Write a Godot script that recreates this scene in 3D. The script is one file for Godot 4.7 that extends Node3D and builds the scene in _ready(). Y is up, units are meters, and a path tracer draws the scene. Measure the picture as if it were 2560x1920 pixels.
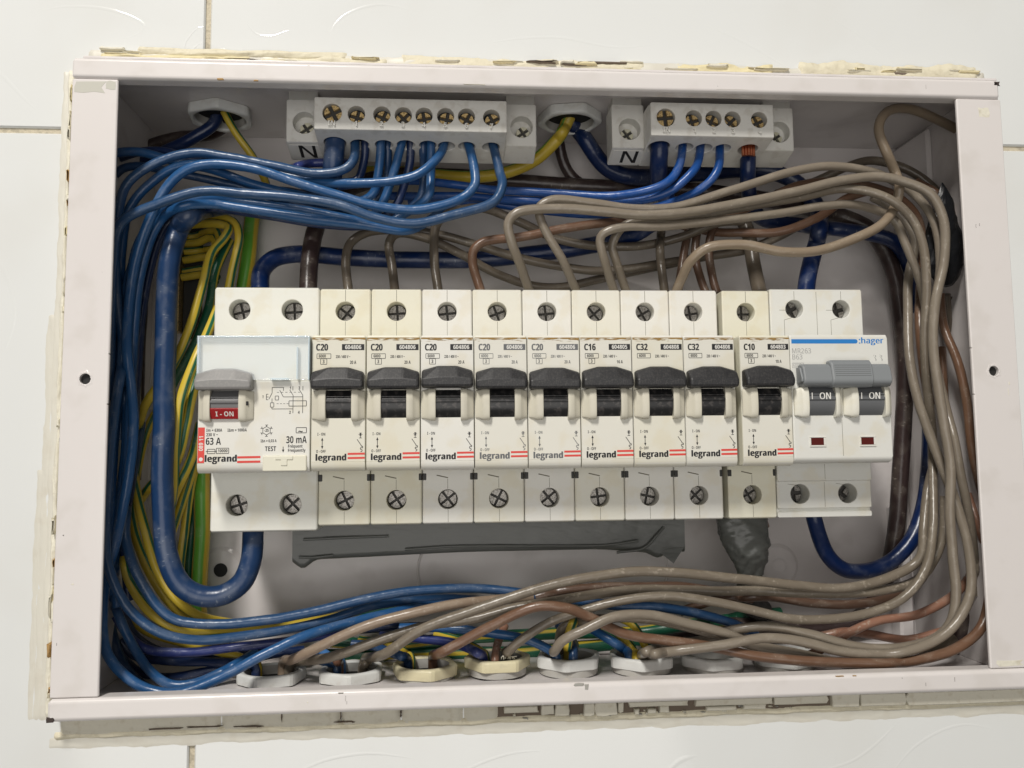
extends Node3D
# A recessed distribution board in a tiled wall: sizes below are in millimetres, MM turns them into metres.
const MM := 0.001
var M := {}
var used := {}
var rng := RandomNumberGenerator.new()
var noise := FastNoiseLite.new()
var font_bold := SystemFont.new()
var font_plain := SystemFont.new()


func V(x: float, y: float, z: float) -> Vector3:
	return Vector3(x, y, z)


# ---------------------------------------------------------------- mesh builder
class Mb:
	var v := PackedVector3Array()
	var n := PackedVector3Array()
	var t := PackedVector2Array()
	var xf := Transform3D()

	func tri(a: Vector3, b: Vector3, c: Vector3, na: Vector3, nb: Vector3, nc: Vector3, ta := Vector2.ZERO, tb := Vector2.ZERO, tc := Vector2.ZERO) -> void:
		a = xf * a
		b = xf * b
		c = xf * c
		na = (xf.basis * na).normalized()
		nb = (xf.basis * nb).normalized()
		nc = (xf.basis * nc).normalized()
		if (c - a).cross(b - a).dot(na + nb + nc) < 0.0:
			v.append_array([a, c, b])
			n.append_array([na, nc, nb])
			t.append_array([ta, tc, tb])
		else:
			v.append_array([a, b, c])
			n.append_array([na, nb, nc])
			t.append_array([ta, tb, tc])

	func quad(a: Vector3, b: Vector3, c: Vector3, d: Vector3, na: Vector3, nb: Vector3, nc: Vector3, nd: Vector3, ta := Vector2.ZERO, tb := Vector2.ZERO, tc := Vector2.ZERO, td := Vector2.ZERO) -> void:
		tri(a, b, c, na, nb, nc, ta, tb, tc)
		tri(a, c, d, na, nc, nd, ta, tc, td)

	func flat(p: Array, out: Vector3) -> void:
		for i in range(1, p.size() - 1):
			var g: Vector3 = (p[i] - p[0]).cross(p[i + 1] - p[0])
			if g.length_squared() < 1e-12:
				continue
			g = g.normalized()
			if g.dot(out) < 0.0:
				g = -g
			tri(p[0], p[i], p[i + 1], g, g, g)

	# outline (a, b) pushed along x from x0 to x1: outline.x runs along z, outline.y along y
	func prism(prof: PackedVector2Array, x0: float, x1: float, ch := 0.3, skip := [], ends := true) -> void:
		var k := prof.size()
		var area := 0.0
		for i in k:
			area += prof[i].cross(prof[(i + 1) % k])
		var s := 1.0 if area > 0.0 else -1.0
		var en := []
		for i in k:
			var e := (prof[(i + 1) % k] - prof[i]).normalized()
			en.append(Vector2(e.y, -e.x) * s)
		var inner := PackedVector2Array()
		var mit := []
		for i in k:
			var a: Vector2 = en[(i + k - 1) % k]
			var b: Vector2 = en[i]
			var m := (a + b).normalized()
			mit.append(m)
			inner.append(prof[i] - m * ch / maxf(0.35, m.dot(a)))
		for i in k:
			var j := (i + 1) % k
			var a: Vector2 = vnorm(prof, en, mit, i, (i + k - 1) % k, i)
			var b: Vector2 = vnorm(prof, en, mit, i, j, j)
			var na := Vector3(0, a.y, a.x)
			var nb := Vector3(0, b.y, b.x)
			var p := prof[i]
			var q := prof[j]
			if not i in skip:
				quad(V3(x0 + ch, p), V3(x1 - ch, p), V3(x1 - ch, q), V3(x0 + ch, q), na, na, nb, nb)
			if ch > 0.0 and ends:
				for side in [0, 1]:
					var xo: float = x0 if side == 0 else x1
					var xi: float = x0 + ch if side == 0 else x1 - ch
					var o := Vector3(-1 if side == 0 else 1, 0, 0)
					quad(V3(xi, p), V3(xi, q), V3(xo, inner[j]), V3(xo, inner[i]), (na + o * 0.5).normalized(), (nb + o * 0.5).normalized(), (nb + o).normalized(), (na + o).normalized())
		if ends:
			var idx := Geometry2D.triangulate_polygon(inner)
			for i in range(0, idx.size(), 3):
				for side in [0, 1]:
					var xo: float = x0 if side == 0 else x1
					var o := Vector3(-1 if side == 0 else 1, 0, 0)
					tri(V3(xo, inner[idx[i]]), V3(xo, inner[idx[i + 1]]), V3(xo, inner[idx[i + 2]]), o, o, o)

	# normal of edge e at corner c shared with edge o: big flats keep theirs, short arc pieces bend to them
	func vnorm(prof: PackedVector2Array, en: Array, mit: Array, e: int, o: int, c: int) -> Vector2:
		if en[e].dot(en[o]) < 0.64:
			return en[e]
		var k := prof.size()
		var le := prof[e].distance_to(prof[(e + 1) % k])
		var lo := prof[o].distance_to(prof[(o + 1) % k])
		if le > 2.5 * lo:
			return en[e]
		return en[o] if lo > 2.5 * le else mit[c]

	func V3(x: float, p: Vector2) -> Vector3:
		return Vector3(x, p.y, p.x)

	static func rrect(z0: float, z1: float, y0: float, y1: float, r: float, seg := 3) -> PackedVector2Array:
		var o := PackedVector2Array()
		r = minf(r, minf(z1 - z0, y1 - y0) * 0.49)
		for c in [[z1 - r, y1 - r, 0.0], [z0 + r, y1 - r, PI / 2], [z0 + r, y0 + r, PI], [z1 - r, y0 + r, PI * 1.5]]:
			for i in seg + 1:
				var a: float = c[2] + PI / 2 * i / seg
				o.append(Vector2(c[0] + cos(a) * r, c[1] + sin(a) * r))
		return o

	func rbox(x0: float, x1: float, y0: float, y1: float, z0: float, z1: float, r := 0.5) -> void:
		prism(rrect(z0, z1, y0, y1, r), x0, x1, minf(r * 0.7, (x1 - x0) * 0.4))

	# a flat face at height z with a round hole that goes back by deep
	func plate_hole(x0: float, x1: float, y0: float, y1: float, z: float, cx: float, cy: float, r: float, deep: float) -> void:
		var angs := []
		for i in 32:
			angs.append(-PI + TAU * i / 32.0)
		for c in [Vector2(x0, y0), Vector2(x1, y0), Vector2(x1, y1), Vector2(x0, y1)]:
			angs.append((c - Vector2(cx, cy)).angle())
		angs.sort()
		var zf := Vector3(0, 0, 1)
		for i in angs.size():
			var a: float = angs[i]
			var b: float = angs[(i + 1) % angs.size()]
			var da := Vector3(cos(a), sin(a), 0)
			var db := Vector3(cos(b), sin(b), 0)
			if da.distance_to(db) < 1e-4:
				continue
			var c := Vector3(cx, cy, z)
			var e := r * 0.06
			quad(c + da * (r + e), c + db * (r + e), hit(cx, cy, db, x0, x1, y0, y1, z), hit(cx, cy, da, x0, x1, y0, y1, z), zf, zf, zf, zf)
			quad(c + da * (r + e), c + db * (r + e), c + db * r - zf * e, c + da * r - zf * e, (zf * 1.5 - da).normalized(), (zf * 1.5 - db).normalized(), (zf * 0.5 - db).normalized(), (zf * 0.5 - da).normalized())
			quad(c + da * r - zf * e, c + db * r - zf * e, c + db * r - zf * deep, c + da * r - zf * deep, -da, -db, -db, -da)

	func hit(cx: float, cy: float, d: Vector3, x0: float, x1: float, y0: float, y1: float, z: float) -> Vector3:
		var s := 1e9
		if d.x > 1e-9:
			s = minf(s, (x1 - cx) / d.x)
		if d.x < -1e-9:
			s = minf(s, (x0 - cx) / d.x)
		if d.y > 1e-9:
			s = minf(s, (y1 - cy) / d.y)
		if d.y < -1e-9:
			s = minf(s, (y0 - cy) / d.y)
		return Vector3(cx + d.x * s, cy + d.y * s, z)

	func disc(c: Vector3, r: float, out: Vector3, k := 24, dome := 0.0) -> void:
		var u := out.cross(Vector3(0.3, 0.9, 0.2)).normalized()
		var w := out.cross(u)
		for i in k:
			var a := TAU * i / k
			var b := TAU * (i + 1) / k
			var da := u * cos(a) + w * sin(a)
			var db := u * cos(b) + w * sin(b)
			tri(c + out * dome, c + da * r, c + db * r, out, (out + da * dome).normalized(), (out + db * dome).normalized())

	# a round bar swept along points with one radius
	func tube(p: PackedVector3Array, r: float, sides := 12, twist := 0.0, uvlen := 40.0, flatten := 1.0, seed_w := 0.0) -> void:
		var k := p.size()
		var tang := []
		for i in k:
			tang.append((p[mini(i + 1, k - 1)] - p[maxi(i - 1, 0)]).normalized())
		var ref := Vector3(0, 0.62, 0.78)
		var up: Vector3 = ref
		var rings := []
		var dist := 0.0
		for i in k:
			var tg: Vector3 = tang[i]
			var pr := ref - tg * ref.dot(tg)
			var carried := (up - tg * up.dot(tg)).normalized()
			up = carried if i > 0 and pr.length() < 0.35 else pr.normalized()
			if i > 0:
				up = (carried * 0.7 + up * 0.3).normalized()
				dist += p[i].distance_to(p[i - 1])
			var si := tg.cross(up).normalized()
			var ring := []
			for j in sides + 1:
				var a := TAU * j / sides
				var d := up * cos(a) * flatten + si * sin(a)
				ring.append([p[i] + d * r, (up * cos(a) + si * sin(a)), Vector2(float(j) / sides + twist * dist, dist / uvlen + seed_w)])
			rings.append(ring)
		for i in k - 1:
			for j in sides:
				var a: Array = rings[i][j]
				var b: Array = rings[i][j + 1]
				var c: Array = rings[i + 1][j + 1]
				var d: Array = rings[i + 1][j]
				quad(a[0], b[0], c[0], d[0], a[1], b[1], c[1], d[1], a[2], b[2], c[2], d[2])
		for e in [0, k - 1]:
			var o: Vector3 = -tang[0] if e == 0 else tang[k - 1]
			for j in sides:
				tri(p[e], rings[e][j][0], rings[e][j + 1][0], o, o, o)

	# rings of points (all the same count) joined into a skin, smooth
	func loft(rings: Array, closed := true, caps := true, crisp := false) -> void:
		var k: int = rings.size()
		var m: int = rings[0].size()
		var nor := []
		for i in k:
			var row := []
			var mid := Vector3.ZERO
			for q in rings[i]:
				mid += q
			mid /= m
			for j in m:
				var du: Vector3 = rings[i][(j + 1) % m] - rings[i][(j + m - 1) % m]
				var dv: Vector3 = rings[mini(i + 1, k - 1)][j] - rings[maxi(i - 1, 0)][j]
				var g := du.cross(dv).normalized()
				if g.dot(rings[i][j] - mid) < 0.0:
					g = -g
				row.append(g)
			nor.append(row)
		for i in k - 1:
			for j in (m if closed else m - 1):
				var l := (j + 1) % m
				if crisp:
					var outward: Vector3 = nor[i][j] + nor[i][l] + nor[i + 1][l] + nor[i + 1][j]
					flat([rings[i][j], rings[i][l], rings[i + 1][l], rings[i + 1][j]], outward)
					continue
				quad(rings[i][j], rings[i][l], rings[i + 1][l], rings[i + 1][j], nor[i][j], nor[i][l], nor[i + 1][l], nor[i + 1][j], Vector2(float(j) / m, float(i) / k), Vector2(float(j + 1) / m, float(i) / k), Vector2(float(j + 1) / m, float(i + 1) / k), Vector2(float(j) / m, float(i + 1) / k))
		if caps:
			flat(rings[0], rings[0][0] - rings[1][0])
			flat(rings[k - 1], rings[k - 1][0] - rings[k - 2][0])

	func mesh() -> ArrayMesh:
		var a := []
		a.resize(Mesh.ARRAY_MAX)
		var s := PackedVector3Array()
		s.resize(v.size())
		for i in v.size():
			s[i] = v[i] * 0.001
		a[Mesh.ARRAY_VERTEX] = s
		a[Mesh.ARRAY_NORMAL] = n
		a[Mesh.ARRAY_TEX_UV] = t
		var m := ArrayMesh.new()
		m.add_surface_from_arrays(Mesh.PRIMITIVE_TRIANGLES, a)
		return m


# ---------------------------------------------------------------- scene helpers
func numbered(called: String, parent: Node) -> String:
	var key := str(parent.get_instance_id()) + called
	used[key] = used.get(key, 0) + 1
	return called if used[key] == 1 else "%s_%03d" % [called, used[key] - 1]


func tag(o: Node3D, label: String, category: String, group := "", kind := "") -> Node3D:
	if label:
		o.set_meta("label", label)
	if category:
		o.set_meta("category", category)
	if group:
		o.set_meta("group", group)
	if kind:
		o.set_meta("kind", kind)
	return o


func thing(called: String, label: String, category: String, at := Vector3.ZERO, group := "") -> Node3D:
	var o := Node3D.new()
	o.name = numbered(called, self)
	add_child(o, true)
	o.position = at * MM
	return tag(o, label, category, group)


func part(parent: Node3D, called: String, mb: Mb, mat: Material) -> MeshInstance3D:
	var o := MeshInstance3D.new()
	o.name = numbered(called, parent)
	o.mesh = mb.mesh()
	o.material_override = mat
	o.cast_shadow = GeometryInstance3D.SHADOW_CASTING_SETTING_ON
	parent.add_child(o, true)
	return o


func lin(r: float, g: float, b: float, a := 1.0) -> Color:
	var c := Color(r, g, b).linear_to_srgb()
	c.a = a
	return c


func noise_image(w: int, h: int, freq: float, oct := 4, sd := 1, kind := FastNoiseLite.TYPE_SIMPLEX_SMOOTH) -> Image:
	var f := FastNoiseLite.new()
	f.seed = sd
	f.noise_type = kind
	f.frequency = freq
	f.fractal_octaves = oct
	return f.get_seamless_image(w, h)


func tex(im: Image) -> ImageTexture:
	return ImageTexture.create_from_image(im)


func mat(called: String, c: Color, rough := 0.5, metal := 0.0) -> StandardMaterial3D:
	var m := StandardMaterial3D.new()
	m.resource_name = called
	m.albedo_color = c
	m.roughness = rough
	m.metallic = metal
	M[called] = m
	return m


# cloudy stains of another colour on a surface, laid on in all three planes
func stain(m: StandardMaterial3D, over: Texture2D, mask: Texture2D, per_m: float) -> void:
	m.detail_enabled = true
	m.detail_blend_mode = BaseMaterial3D.BLEND_MODE_MIX
	m.detail_albedo = over
	m.detail_mask = mask
	m.uv1_triplanar = true
	m.uv1_world_triplanar = true
	m.uv1_scale = Vector3.ONE * per_m


func relief(m: StandardMaterial3D, t: Texture2D, cm: float) -> void:
	m.heightmap_enabled = true
	m.heightmap_texture = t
	m.heightmap_scale = cm


func flat_tex(c: Color) -> ImageTexture:
	var im := Image.create_empty(4, 4, false, Image.FORMAT_RGBA8)
	im.fill(c)
	return tex(im)


func mask_tex(w: int, h: int, freq: float, lo: float, hi: float, top: float, sd: int, oct := 4) -> ImageTexture:
	var src := noise_image(w, h, freq, oct, sd)
	var im := Image.create_empty(w, h, false, Image.FORMAT_RGB8)
	for y in h:
		for x in w:
			var s := smoothstep(lo, hi, src.get_pixel(x, y).r) * top
			im.set_pixel(x, y, Color(s, s, s))
	return tex(im)


func materials() -> void:
	var cloud := mask_tex(256, 256, 0.012, 0.5, 0.9, 0.2, 5)
	var fine := tex(noise_image(256, 256, 0.09, 3, 9))
	var peel := tex(noise_image(256, 256, 0.05, 2, 3))
	var yellow := flat_tex(lin(0.62, 0.52, 0.28))
	var dusty := flat_tex(lin(0.42, 0.38, 0.31))
	var grey := flat_tex(lin(0.45, 0.42, 0.38))
	# plastics of the breakers: some have yellowed with age
	for d in [["plastic_white", 0.74, 0.74, 0.68], ["plastic_cream", 0.73, 0.71, 0.59], ["plastic_ivory", 0.735, 0.72, 0.635], ["plastic_pale", 0.75, 0.74, 0.69], ["plastic_grey_white", 0.70, 0.70, 0.66]]:
		var m := mat(d[0], lin(d[1], d[2], d[3]), 0.42)
		stain(m, yellow, cloud, 28.0)
		relief(m, fine, 0.0012)
	for d in [["nose_cream", 0.70, 0.68, 0.585], ["nose_ivory", 0.705, 0.69, 0.62], ["nose_white", 0.73, 0.72, 0.67]]:
		var m := mat(d[0], lin(d[1], d[2], d[3]), 0.38)
		stain(m, yellow, cloud, 22.0)
	var col := mat("collar", lin(0.62, 0.59, 0.49), 0.36)
	stain(col, grey, cloud, 40.0)
	mat("seam", lin(0.16, 0.145, 0.11), 0.8)
	mat("ink", lin(0.012, 0.012, 0.014), 0.6)
	mat("ink_faded", lin(0.13, 0.135, 0.14), 0.6)
	mat("ink_grey", lin(0.36, 0.36, 0.35), 0.6)
	mat("print_white", lin(0.75, 0.74, 0.70), 0.6)
	mat("print_red", lin(0.68, 0.06, 0.045), 0.5)
	mat("print_blue", lin(0.02, 0.20, 0.55), 0.5)
	var dust := mask_tex(256, 256, 0.05, 0.5, 0.8, 0.22, 21)
	var hb := mat("handle_black", lin(0.022, 0.022, 0.024), 0.42)
	stain(hb, flat_tex(lin(0.16, 0.15, 0.14)), dust, 90.0)
	var rk := mat("rocker_black", lin(0.014, 0.014, 0.015), 0.3)
	stain(rk, flat_tex(lin(0.10, 0.09, 0.085)), mask_tex(128, 128, 0.05, 0.55, 0.8, 0.5, 22), 70.0)
	var hg := mat("handle_grey", lin(0.26, 0.255, 0.25), 0.45)
	stain(hg, flat_tex(lin(0.42, 0.40, 0.37)), dust, 60.0)
	mat("rocker_grey", lin(0.12, 0.12, 0.122), 0.3)
	mat("rocker_red", lin(0.34, 0.012, 0.014), 0.3)
	mat("toggle_grey", lin(0.225, 0.24, 0.25), 0.4)
	mat("toggle_dark", lin(0.125, 0.13, 0.137), 0.4)
	mat("groove", lin(0.07, 0.075, 0.08), 0.5)
	mat("lamp_red", lin(0.09, 0.012, 0.01), 0.2)
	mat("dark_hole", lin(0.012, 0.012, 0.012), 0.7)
	mat("recess_metal", lin(0.05, 0.047, 0.043), 0.5, 0.3)
	mat("latch_black", lin(0.02, 0.02, 0.018), 0.5)
	var sc := mat("screw_steel", lin(0.30, 0.285, 0.265), 0.36, 0.7)
	stain(sc, flat_tex(lin(0.13, 0.12, 0.105)), mask_tex(128, 128, 0.06, 0.4, 0.7, 0.8, 31), 160.0)
	var sb := mat("screw_brass", lin(0.72, 0.53, 0.25), 0.4, 0.75)
	stain(sb, flat_tex(lin(0.16, 0.09, 0.03)), mask_tex(128, 128, 0.06, 0.52, 0.75, 0.7, 32), 160.0)
	mat("screw_zinc", lin(0.66, 0.64, 0.50), 0.42, 0.55)
	mat("copper", lin(0.60, 0.22, 0.12), 0.3, 1.0)
	var clear := mat("clear_cover", Color(0.93, 0.975, 1.0, 0.14), 0.06)
	clear.transparency = BaseMaterial3D.TRANSPARENCY_ALPHA
	mat("cover_edge", lin(0.50, 0.62, 0.68), 0.15)
	# painted sheet steel, tiles, sealant
	var st := mat("box_paint", lin(0.72, 0.685, 0.668), 0.25)
	stain(st, flat_tex(lin(0.58, 0.54, 0.50)), mask_tex(256, 256, 0.02, 0.5, 0.9, 0.3, 41), 9.0)
	relief(st, peel, 0.0022)
	var inn := mat("inner_paint", lin(0.70, 0.665, 0.655), 0.22)
	stain(inn, flat_tex(lin(0.50, 0.46, 0.44)), mask_tex(256, 256, 0.02, 0.55, 0.9, 0.3, 42), 8.0)
	relief(inn, peel, 0.003)
	var tile := mat("tile_glaze", lin(0.74, 0.755, 0.745), 0.10)
	stain(tile, flat_tex(lin(0.70, 0.70, 0.67)), mask_tex(256, 256, 0.012, 0.45, 0.9, 0.4, 43), 4.0)
	relief(tile, tex(noise_image(512, 512, 0.008, 3, 44)), 0.012)
	var gr := mat("grout", lin(0.56, 0.50, 0.38), 0.9)
	stain(gr, flat_tex(lin(0.38, 0.34, 0.26)), mask_tex(256, 256, 0.04, 0.45, 0.75, 0.7, 45), 30.0)
	relief(gr, fine, 0.02)
	for d in [["sealant", 0.70, 0.65, 0.50, 0.7], ["sealant_yellow", 0.72, 0.64, 0.40, 0.7], ["filler", 0.66, 0.63, 0.53, 0.85], ["flake", 0.74, 0.71, 0.60, 0.7]]:
		var m := mat(d[0], lin(d[1], d[2], d[3]), d[4])
		stain(m, flat_tex(lin(0.42, 0.36, 0.25)), mask_tex(256, 256, 0.035, 0.55, 0.9, 0.35, 46), 26.0)
		relief(m, fine, 0.012)
	var sm := mat("smear", lin(0.66, 0.64, 0.565), 0.45)
	stain(sm, flat_tex(lin(0.56, 0.52, 0.43)), mask_tex(256, 256, 0.03, 0.5, 0.9, 0.35, 47), 14.0)
	mat("gap_dark", lin(0.16, 0.125, 0.095), 0.9)
	mat("chip_dark", lin(0.05, 0.035, 0.03), 0.7)
	mat("chip_grey", lin(0.36, 0.35, 0.32), 0.8)
	mat("bare_plaster", lin(0.55, 0.54, 0.48), 0.85)
	mat("rust_stain", lin(0.42, 0.26, 0.10), 0.8)
	# nuts, terminal blocks
	for d in [["nut_white", 0.72, 0.73, 0.71], ["nut_cream", 0.74, 0.68, 0.46], ["block_white", 0.72, 0.71, 0.67], ["nut_dull", 0.50, 0.49, 0.46]]:
		var m := mat(d[0], lin(d[1], d[2], d[3]), 0.4)
		stain(m, dusty, mask_tex(128, 128, 0.03, 0.5, 0.85, 0.3, 51), 45.0)
		relief(m, fine, 0.002)
	# tapes
	var gt := mat("grey_tape", lin(0.10, 0.105, 0.098), 0.34)
	relief(gt, tex(noise_image(256, 256, 0.02, 3, 61)), 0.012)
	gt.uv1_triplanar = true
	gt.uv1_scale = Vector3(20, 60, 40)
	var bt := mat("black_tape", lin(0.010, 0.011, 0.013), 0.32)
	relief(bt, tex(noise_image(256, 256, 0.012, 2, 62)), 0.04)
	bt.uv1_triplanar = true
	bt.uv1_scale = Vector3(40, 30, 40)
	# grime along the upper edge of the breakers: thin brown dirt with a ragged alpha
	var gi := Image.create_empty(256, 64, false, Image.FORMAT_RGBA8)
	var gn := noise_image(256, 64, 0.05, 5, 71)
	for y in 64:
		for x in 256:
			var a := clampf(1.25 - y / 22.0 + (gn.get_pixel(x, y).r - 0.5) * 2.6, 0.0, 1.0)
			gi.set_pixel(x, y, Color(0.60, 0.48, 0.27, minf(1.0, a * 1.0)))
	var gm := mat("grime", Color.WHITE, 0.9)
	gm.albedo_texture = tex(gi)
	gm.transparency = BaseMaterial3D.TRANSPARENCY_ALPHA
	wire_materials()


func wire_materials() -> void:
	# pale dust and scuffs, mostly on the side that faces up: u = 0 is the top of the wire
	var w := 64
	var h := 1024
	var s1 := noise_image(w, 256, 0.035, 4, 81)
	s1.resize(w, h, Image.INTERPOLATE_CUBIC)
	var s2 := noise_image(w, h, 0.10, 3, 82)
	var im := Image.create_empty(w, h, false, Image.FORMAT_RGB8)
	for y in h:
		for x in w:
			var up := 0.5 + 0.5 * cos(TAU * x / w)
			var film := smoothstep(0.4, 0.85, s1.get_pixel(x, y).r) * 0.09 * (0.3 + up)
			var speck := smoothstep(0.74, 0.86, s2.get_pixel(x, y).r) * smoothstep(0.5, 0.7, s1.get_pixel(x, y).r) * (0.15 + 0.85 * up) * 0.34
			var k := clampf(film + speck, 0.0, 0.9)
			im.set_pixel(x, y, Color(k, k, k))
	var dust := tex(im)
	var s3 := noise_image(w, 512, 0.05, 5, 88)
	s3.resize(w, h, Image.INTERPOLATE_CUBIC)
	var im2 := Image.create_empty(w, h, false, Image.FORMAT_RGB8)
	for y in h:
		for x in w:
			var up := 0.5 + 0.5 * cos(TAU * x / w)
			var k := clampf(im.get_pixel(x, y).r + smoothstep(0.70, 0.88, s3.get_pixel(x, y).r) * (0.06 + 0.34 * up * up), 0.0, 0.8)
			im2.set_pixel(x, y, Color(k, k, k))
	var worn := tex(im2)
	var bump := tex(noise_image(64, 512, 0.04, 3, 83))
	var pale := flat_tex(lin(0.40, 0.43, 0.46))
	var beige := flat_tex(lin(0.50, 0.45, 0.37))
	for d in [["blue1", 0.018, 0.088, 0.235, pale], ["blue2", 0.020, 0.066, 0.160, pale], ["blue3", 0.015, 0.05, 0.13, pale], ["blue4", 0.010, 0.036, 0.105, pale], ["sky", 0.06, 0.19, 0.45, pale], ["violet", 0.026, 0.040, 0.17, pale], ["navy", 0.009, 0.024, 0.085, pale], ["navy2", 0.003, 0.016, 0.075, pale], ["royal", 0.010, 0.07, 0.28, pale],
			["taupe", 0.215, 0.182, 0.142, beige], ["taupe2", 0.17, 0.142, 0.108, beige], ["tan", 0.25, 0.195, 0.138, beige], ["tan2", 0.26, 0.195, 0.142, beige], ["umber", 0.11, 0.09, 0.068, beige], ["rust", 0.155, 0.085, 0.052, beige], ["rust2", 0.095, 0.055, 0.037, beige], ["salmon", 0.28, 0.145, 0.098, beige], ["maroon", 0.038, 0.024, 0.023, beige]]:
		var m := mat(d[0], lin(d[1], d[2], d[3]), 0.30)
		m.detail_enabled = true
		m.detail_albedo = d[4]
		m.detail_mask = worn if d[0] in ["taupe2", "tan2", "salmon"] else dust
		relief(m, bump, 0.012)
	# two coloured earth insulation
	for d in [["yg", [0.0, 0.40, 0.53, 0.90], 0], ["yg2", [0.08, 0.44, 0.58, 0.96], 1], ["green", [0.22, 0.32, 0.78, 0.88], 2], ["ygt", [0.05, 0.42, 0.60, 1.1], 3], ["ygt2", [0.11, 0.30, 0.70, 0.89], 4]]:
		var si := Image.create_empty(128, 4, false, Image.FORMAT_RGBA8)
		for x in 128:
			var u := x / 128.0
			var q: Array = d[1]
			var yl := maxf(smoothstep(q[0] - 0.02, q[0] + 0.02, u) * (1.0 - smoothstep(q[1] - 0.02, q[1] + 0.02, u)), smoothstep(q[2] - 0.02, q[2] + 0.02, u) * (1.0 - smoothstep(q[3] - 0.02, q[3] + 0.02, u)))
			var gc := lin(0.012, 0.115, 0.062) if d[2] < 3 else lin(0.13, 0.40, 0.045)
			var c := gc.lerp(lin(0.60, 0.44, 0.045), yl)
			for y in 4:
				si.set_pixel(x, y, c)
		var m := mat(d[0], Color.WHITE, 0.34)
		m.albedo_texture = tex(si)
		m.detail_enabled = true
		m.detail_albedo = beige
		m.detail_mask = dust


# ---------------------------------------------------------------- lettering and marks
func letters(mb: Mb, s: String, x: float, y: float, z: float, cap: float, squeeze := 0.8, bold := true, align := 0, turn := 0.0, deep := 0.03) -> float:
	var tm := TextMesh.new()
	tm.font = font_bold if bold else font_plain
	tm.font_size = 64
	tm.pixel_size = 1.0
	tm.depth = 1.0
	tm.curve_step = 4.0
	tm.text = s
	tm.horizontal_alignment = HORIZONTAL_ALIGNMENT_LEFT
	tm.vertical_alignment = VERTICAL_ALIGNMENT_BOTTOM
	var a := tm.get_mesh_arrays()
	var vs: PackedVector3Array = a[Mesh.ARRAY_VERTEX]
	if vs.is_empty():
		return 0.0
	var ix: PackedInt32Array = a[Mesh.ARRAY_INDEX]
	var lo := 1e9
	var hi := -1e9
	var bottom := 1e9
	for q in vs:
		lo = minf(lo, q.x)
		hi = maxf(hi, q.x)
		bottom = minf(bottom, q.y)
	var k := cap / 45.7
	var drop := 0.0
	for ch in "gjpqy,":
		if s.contains(ch):
			drop = 13.5 if ch != "," else maxf(drop, 7.0)
	var width := (hi - lo) * k * squeeze
	var off := 0.0 if align == 0 else (-width if align == 2 else -width / 2.0)
	for i in range(0, ix.size(), 3):
		var p := []
		for j in 3:
			var q := vs[ix[i + j]]
			var lx := (q.x - lo) * k * squeeze + off
			var ly := (q.y - bottom - drop) * k
			p.append(Vector3(x + lx * cos(turn) - ly * sin(turn), y + lx * sin(turn) + ly * cos(turn), z + (q.z + 0.5) * deep))
		var g: Vector3 = (p[2] - p[0]).cross(p[1] - p[0])
		if g.length_squared() < 1e-14:
			continue
		g = g.normalized()
		mb.tri(p[0], p[1], p[2], g, g, g)
	return width


func bar(mb: Mb, x0: float, y0: float, x1: float, y1: float, z: float, wide: float, deep := 0.03) -> void:
	var a := Vector2(x0, y0)
	var b := Vector2(x1, y1)
	var d := (b - a).normalized()
	var nn := Vector2(-d.y, d.x) * wide / 2.0
	var p := []
	for q in [a - nn, b - nn, b + nn, a + nn]:
		p.append(Vector3(q.x, q.y, z + deep))
	mb.flat(p, Vector3(0, 0, 1))
	for i in 4:
		var q: Vector3 = p[i]
		var r: Vector3 = p[(i + 1) % 4]
		var dn := Vector3(0, 0, deep)
		mb.flat([q, r, r - dn, q - dn], ((q + r) / 2.0 - (p[0] + p[2]) / 2.0))


func frame(mb: Mb, x0: float, y0: float, x1: float, y1: float, z: float, wide := 0.16) -> void:
	bar(mb, x0, y0, x1, y0, z, wide)
	bar(mb, x0, y1, x1, y1, z, wide)
	bar(mb, x0, y0 + wide / 2, x0, y1 - wide / 2, z, wide)
	bar(mb, x1, y0 + wide / 2, x1, y1 - wide / 2, z, wide)


func arrow(mb: Mb, x: float, y0: float, y1: float, z: float, both := true) -> void:
	bar(mb, x, y0 + 0.5, x, y1 - 0.5, z, 0.2)
	for e in ([[y1, 1.0], [y0, -1.0]] if both else [[y0, -1.0]]):
		mb.flat([V(x, e[0], z + 0.03), V(x - 0.38, e[0] - e[1] * 0.95, z + 0.03), V(x + 0.38, e[0] - e[1] * 0.95, z + 0.03)], V(0, 0, 1))


# breaker symbol: a star on a stem, a slanting switch blade and a stepped coil
func breaker_mark(mb: Mb, x: float, y: float, z: float, s := 1.0) -> void:
	for a in [0.0, PI / 3, -PI / 3]:
		var d := Vector2(cos(a), sin(a)) * 0.62 * s
		bar(mb, x - d.x, y - 0.55 * s - d.y, x + d.x, y - 0.55 * s + d.y, z + a * 0.004, 0.17)
	bar(mb, x, y, x, y - 1.75 * s, z + 0.012, 0.17)
	bar(mb, x - 0.45 * s, y - 1.75 * s, x + 0.45 * s, y - 1.75 * s, z, 0.17)
	bar(mb, x - 1.1 * s, y - 2.2 * s, x + 0.25 * s, y - 4.2 * s, z, 0.2)
	var p := [Vector2(0.25, -4.1), Vector2(0.25, -4.5), Vector2(0.75, -4.5), Vector2(0.75, -5.0), Vector2(0.0, -5.0), Vector2(0.0, -5.5), Vector2(0.6, -5.7), Vector2(0.5, -6.2), Vector2(0.05, -6.3)]
	for i in p.size() - 1:
		bar(mb, x + p[i].x * s, y + p[i].y * s, x + p[i + 1].x * s, y + p[i + 1].y * s, z + 0.004 * (i % 2), 0.2)


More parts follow.
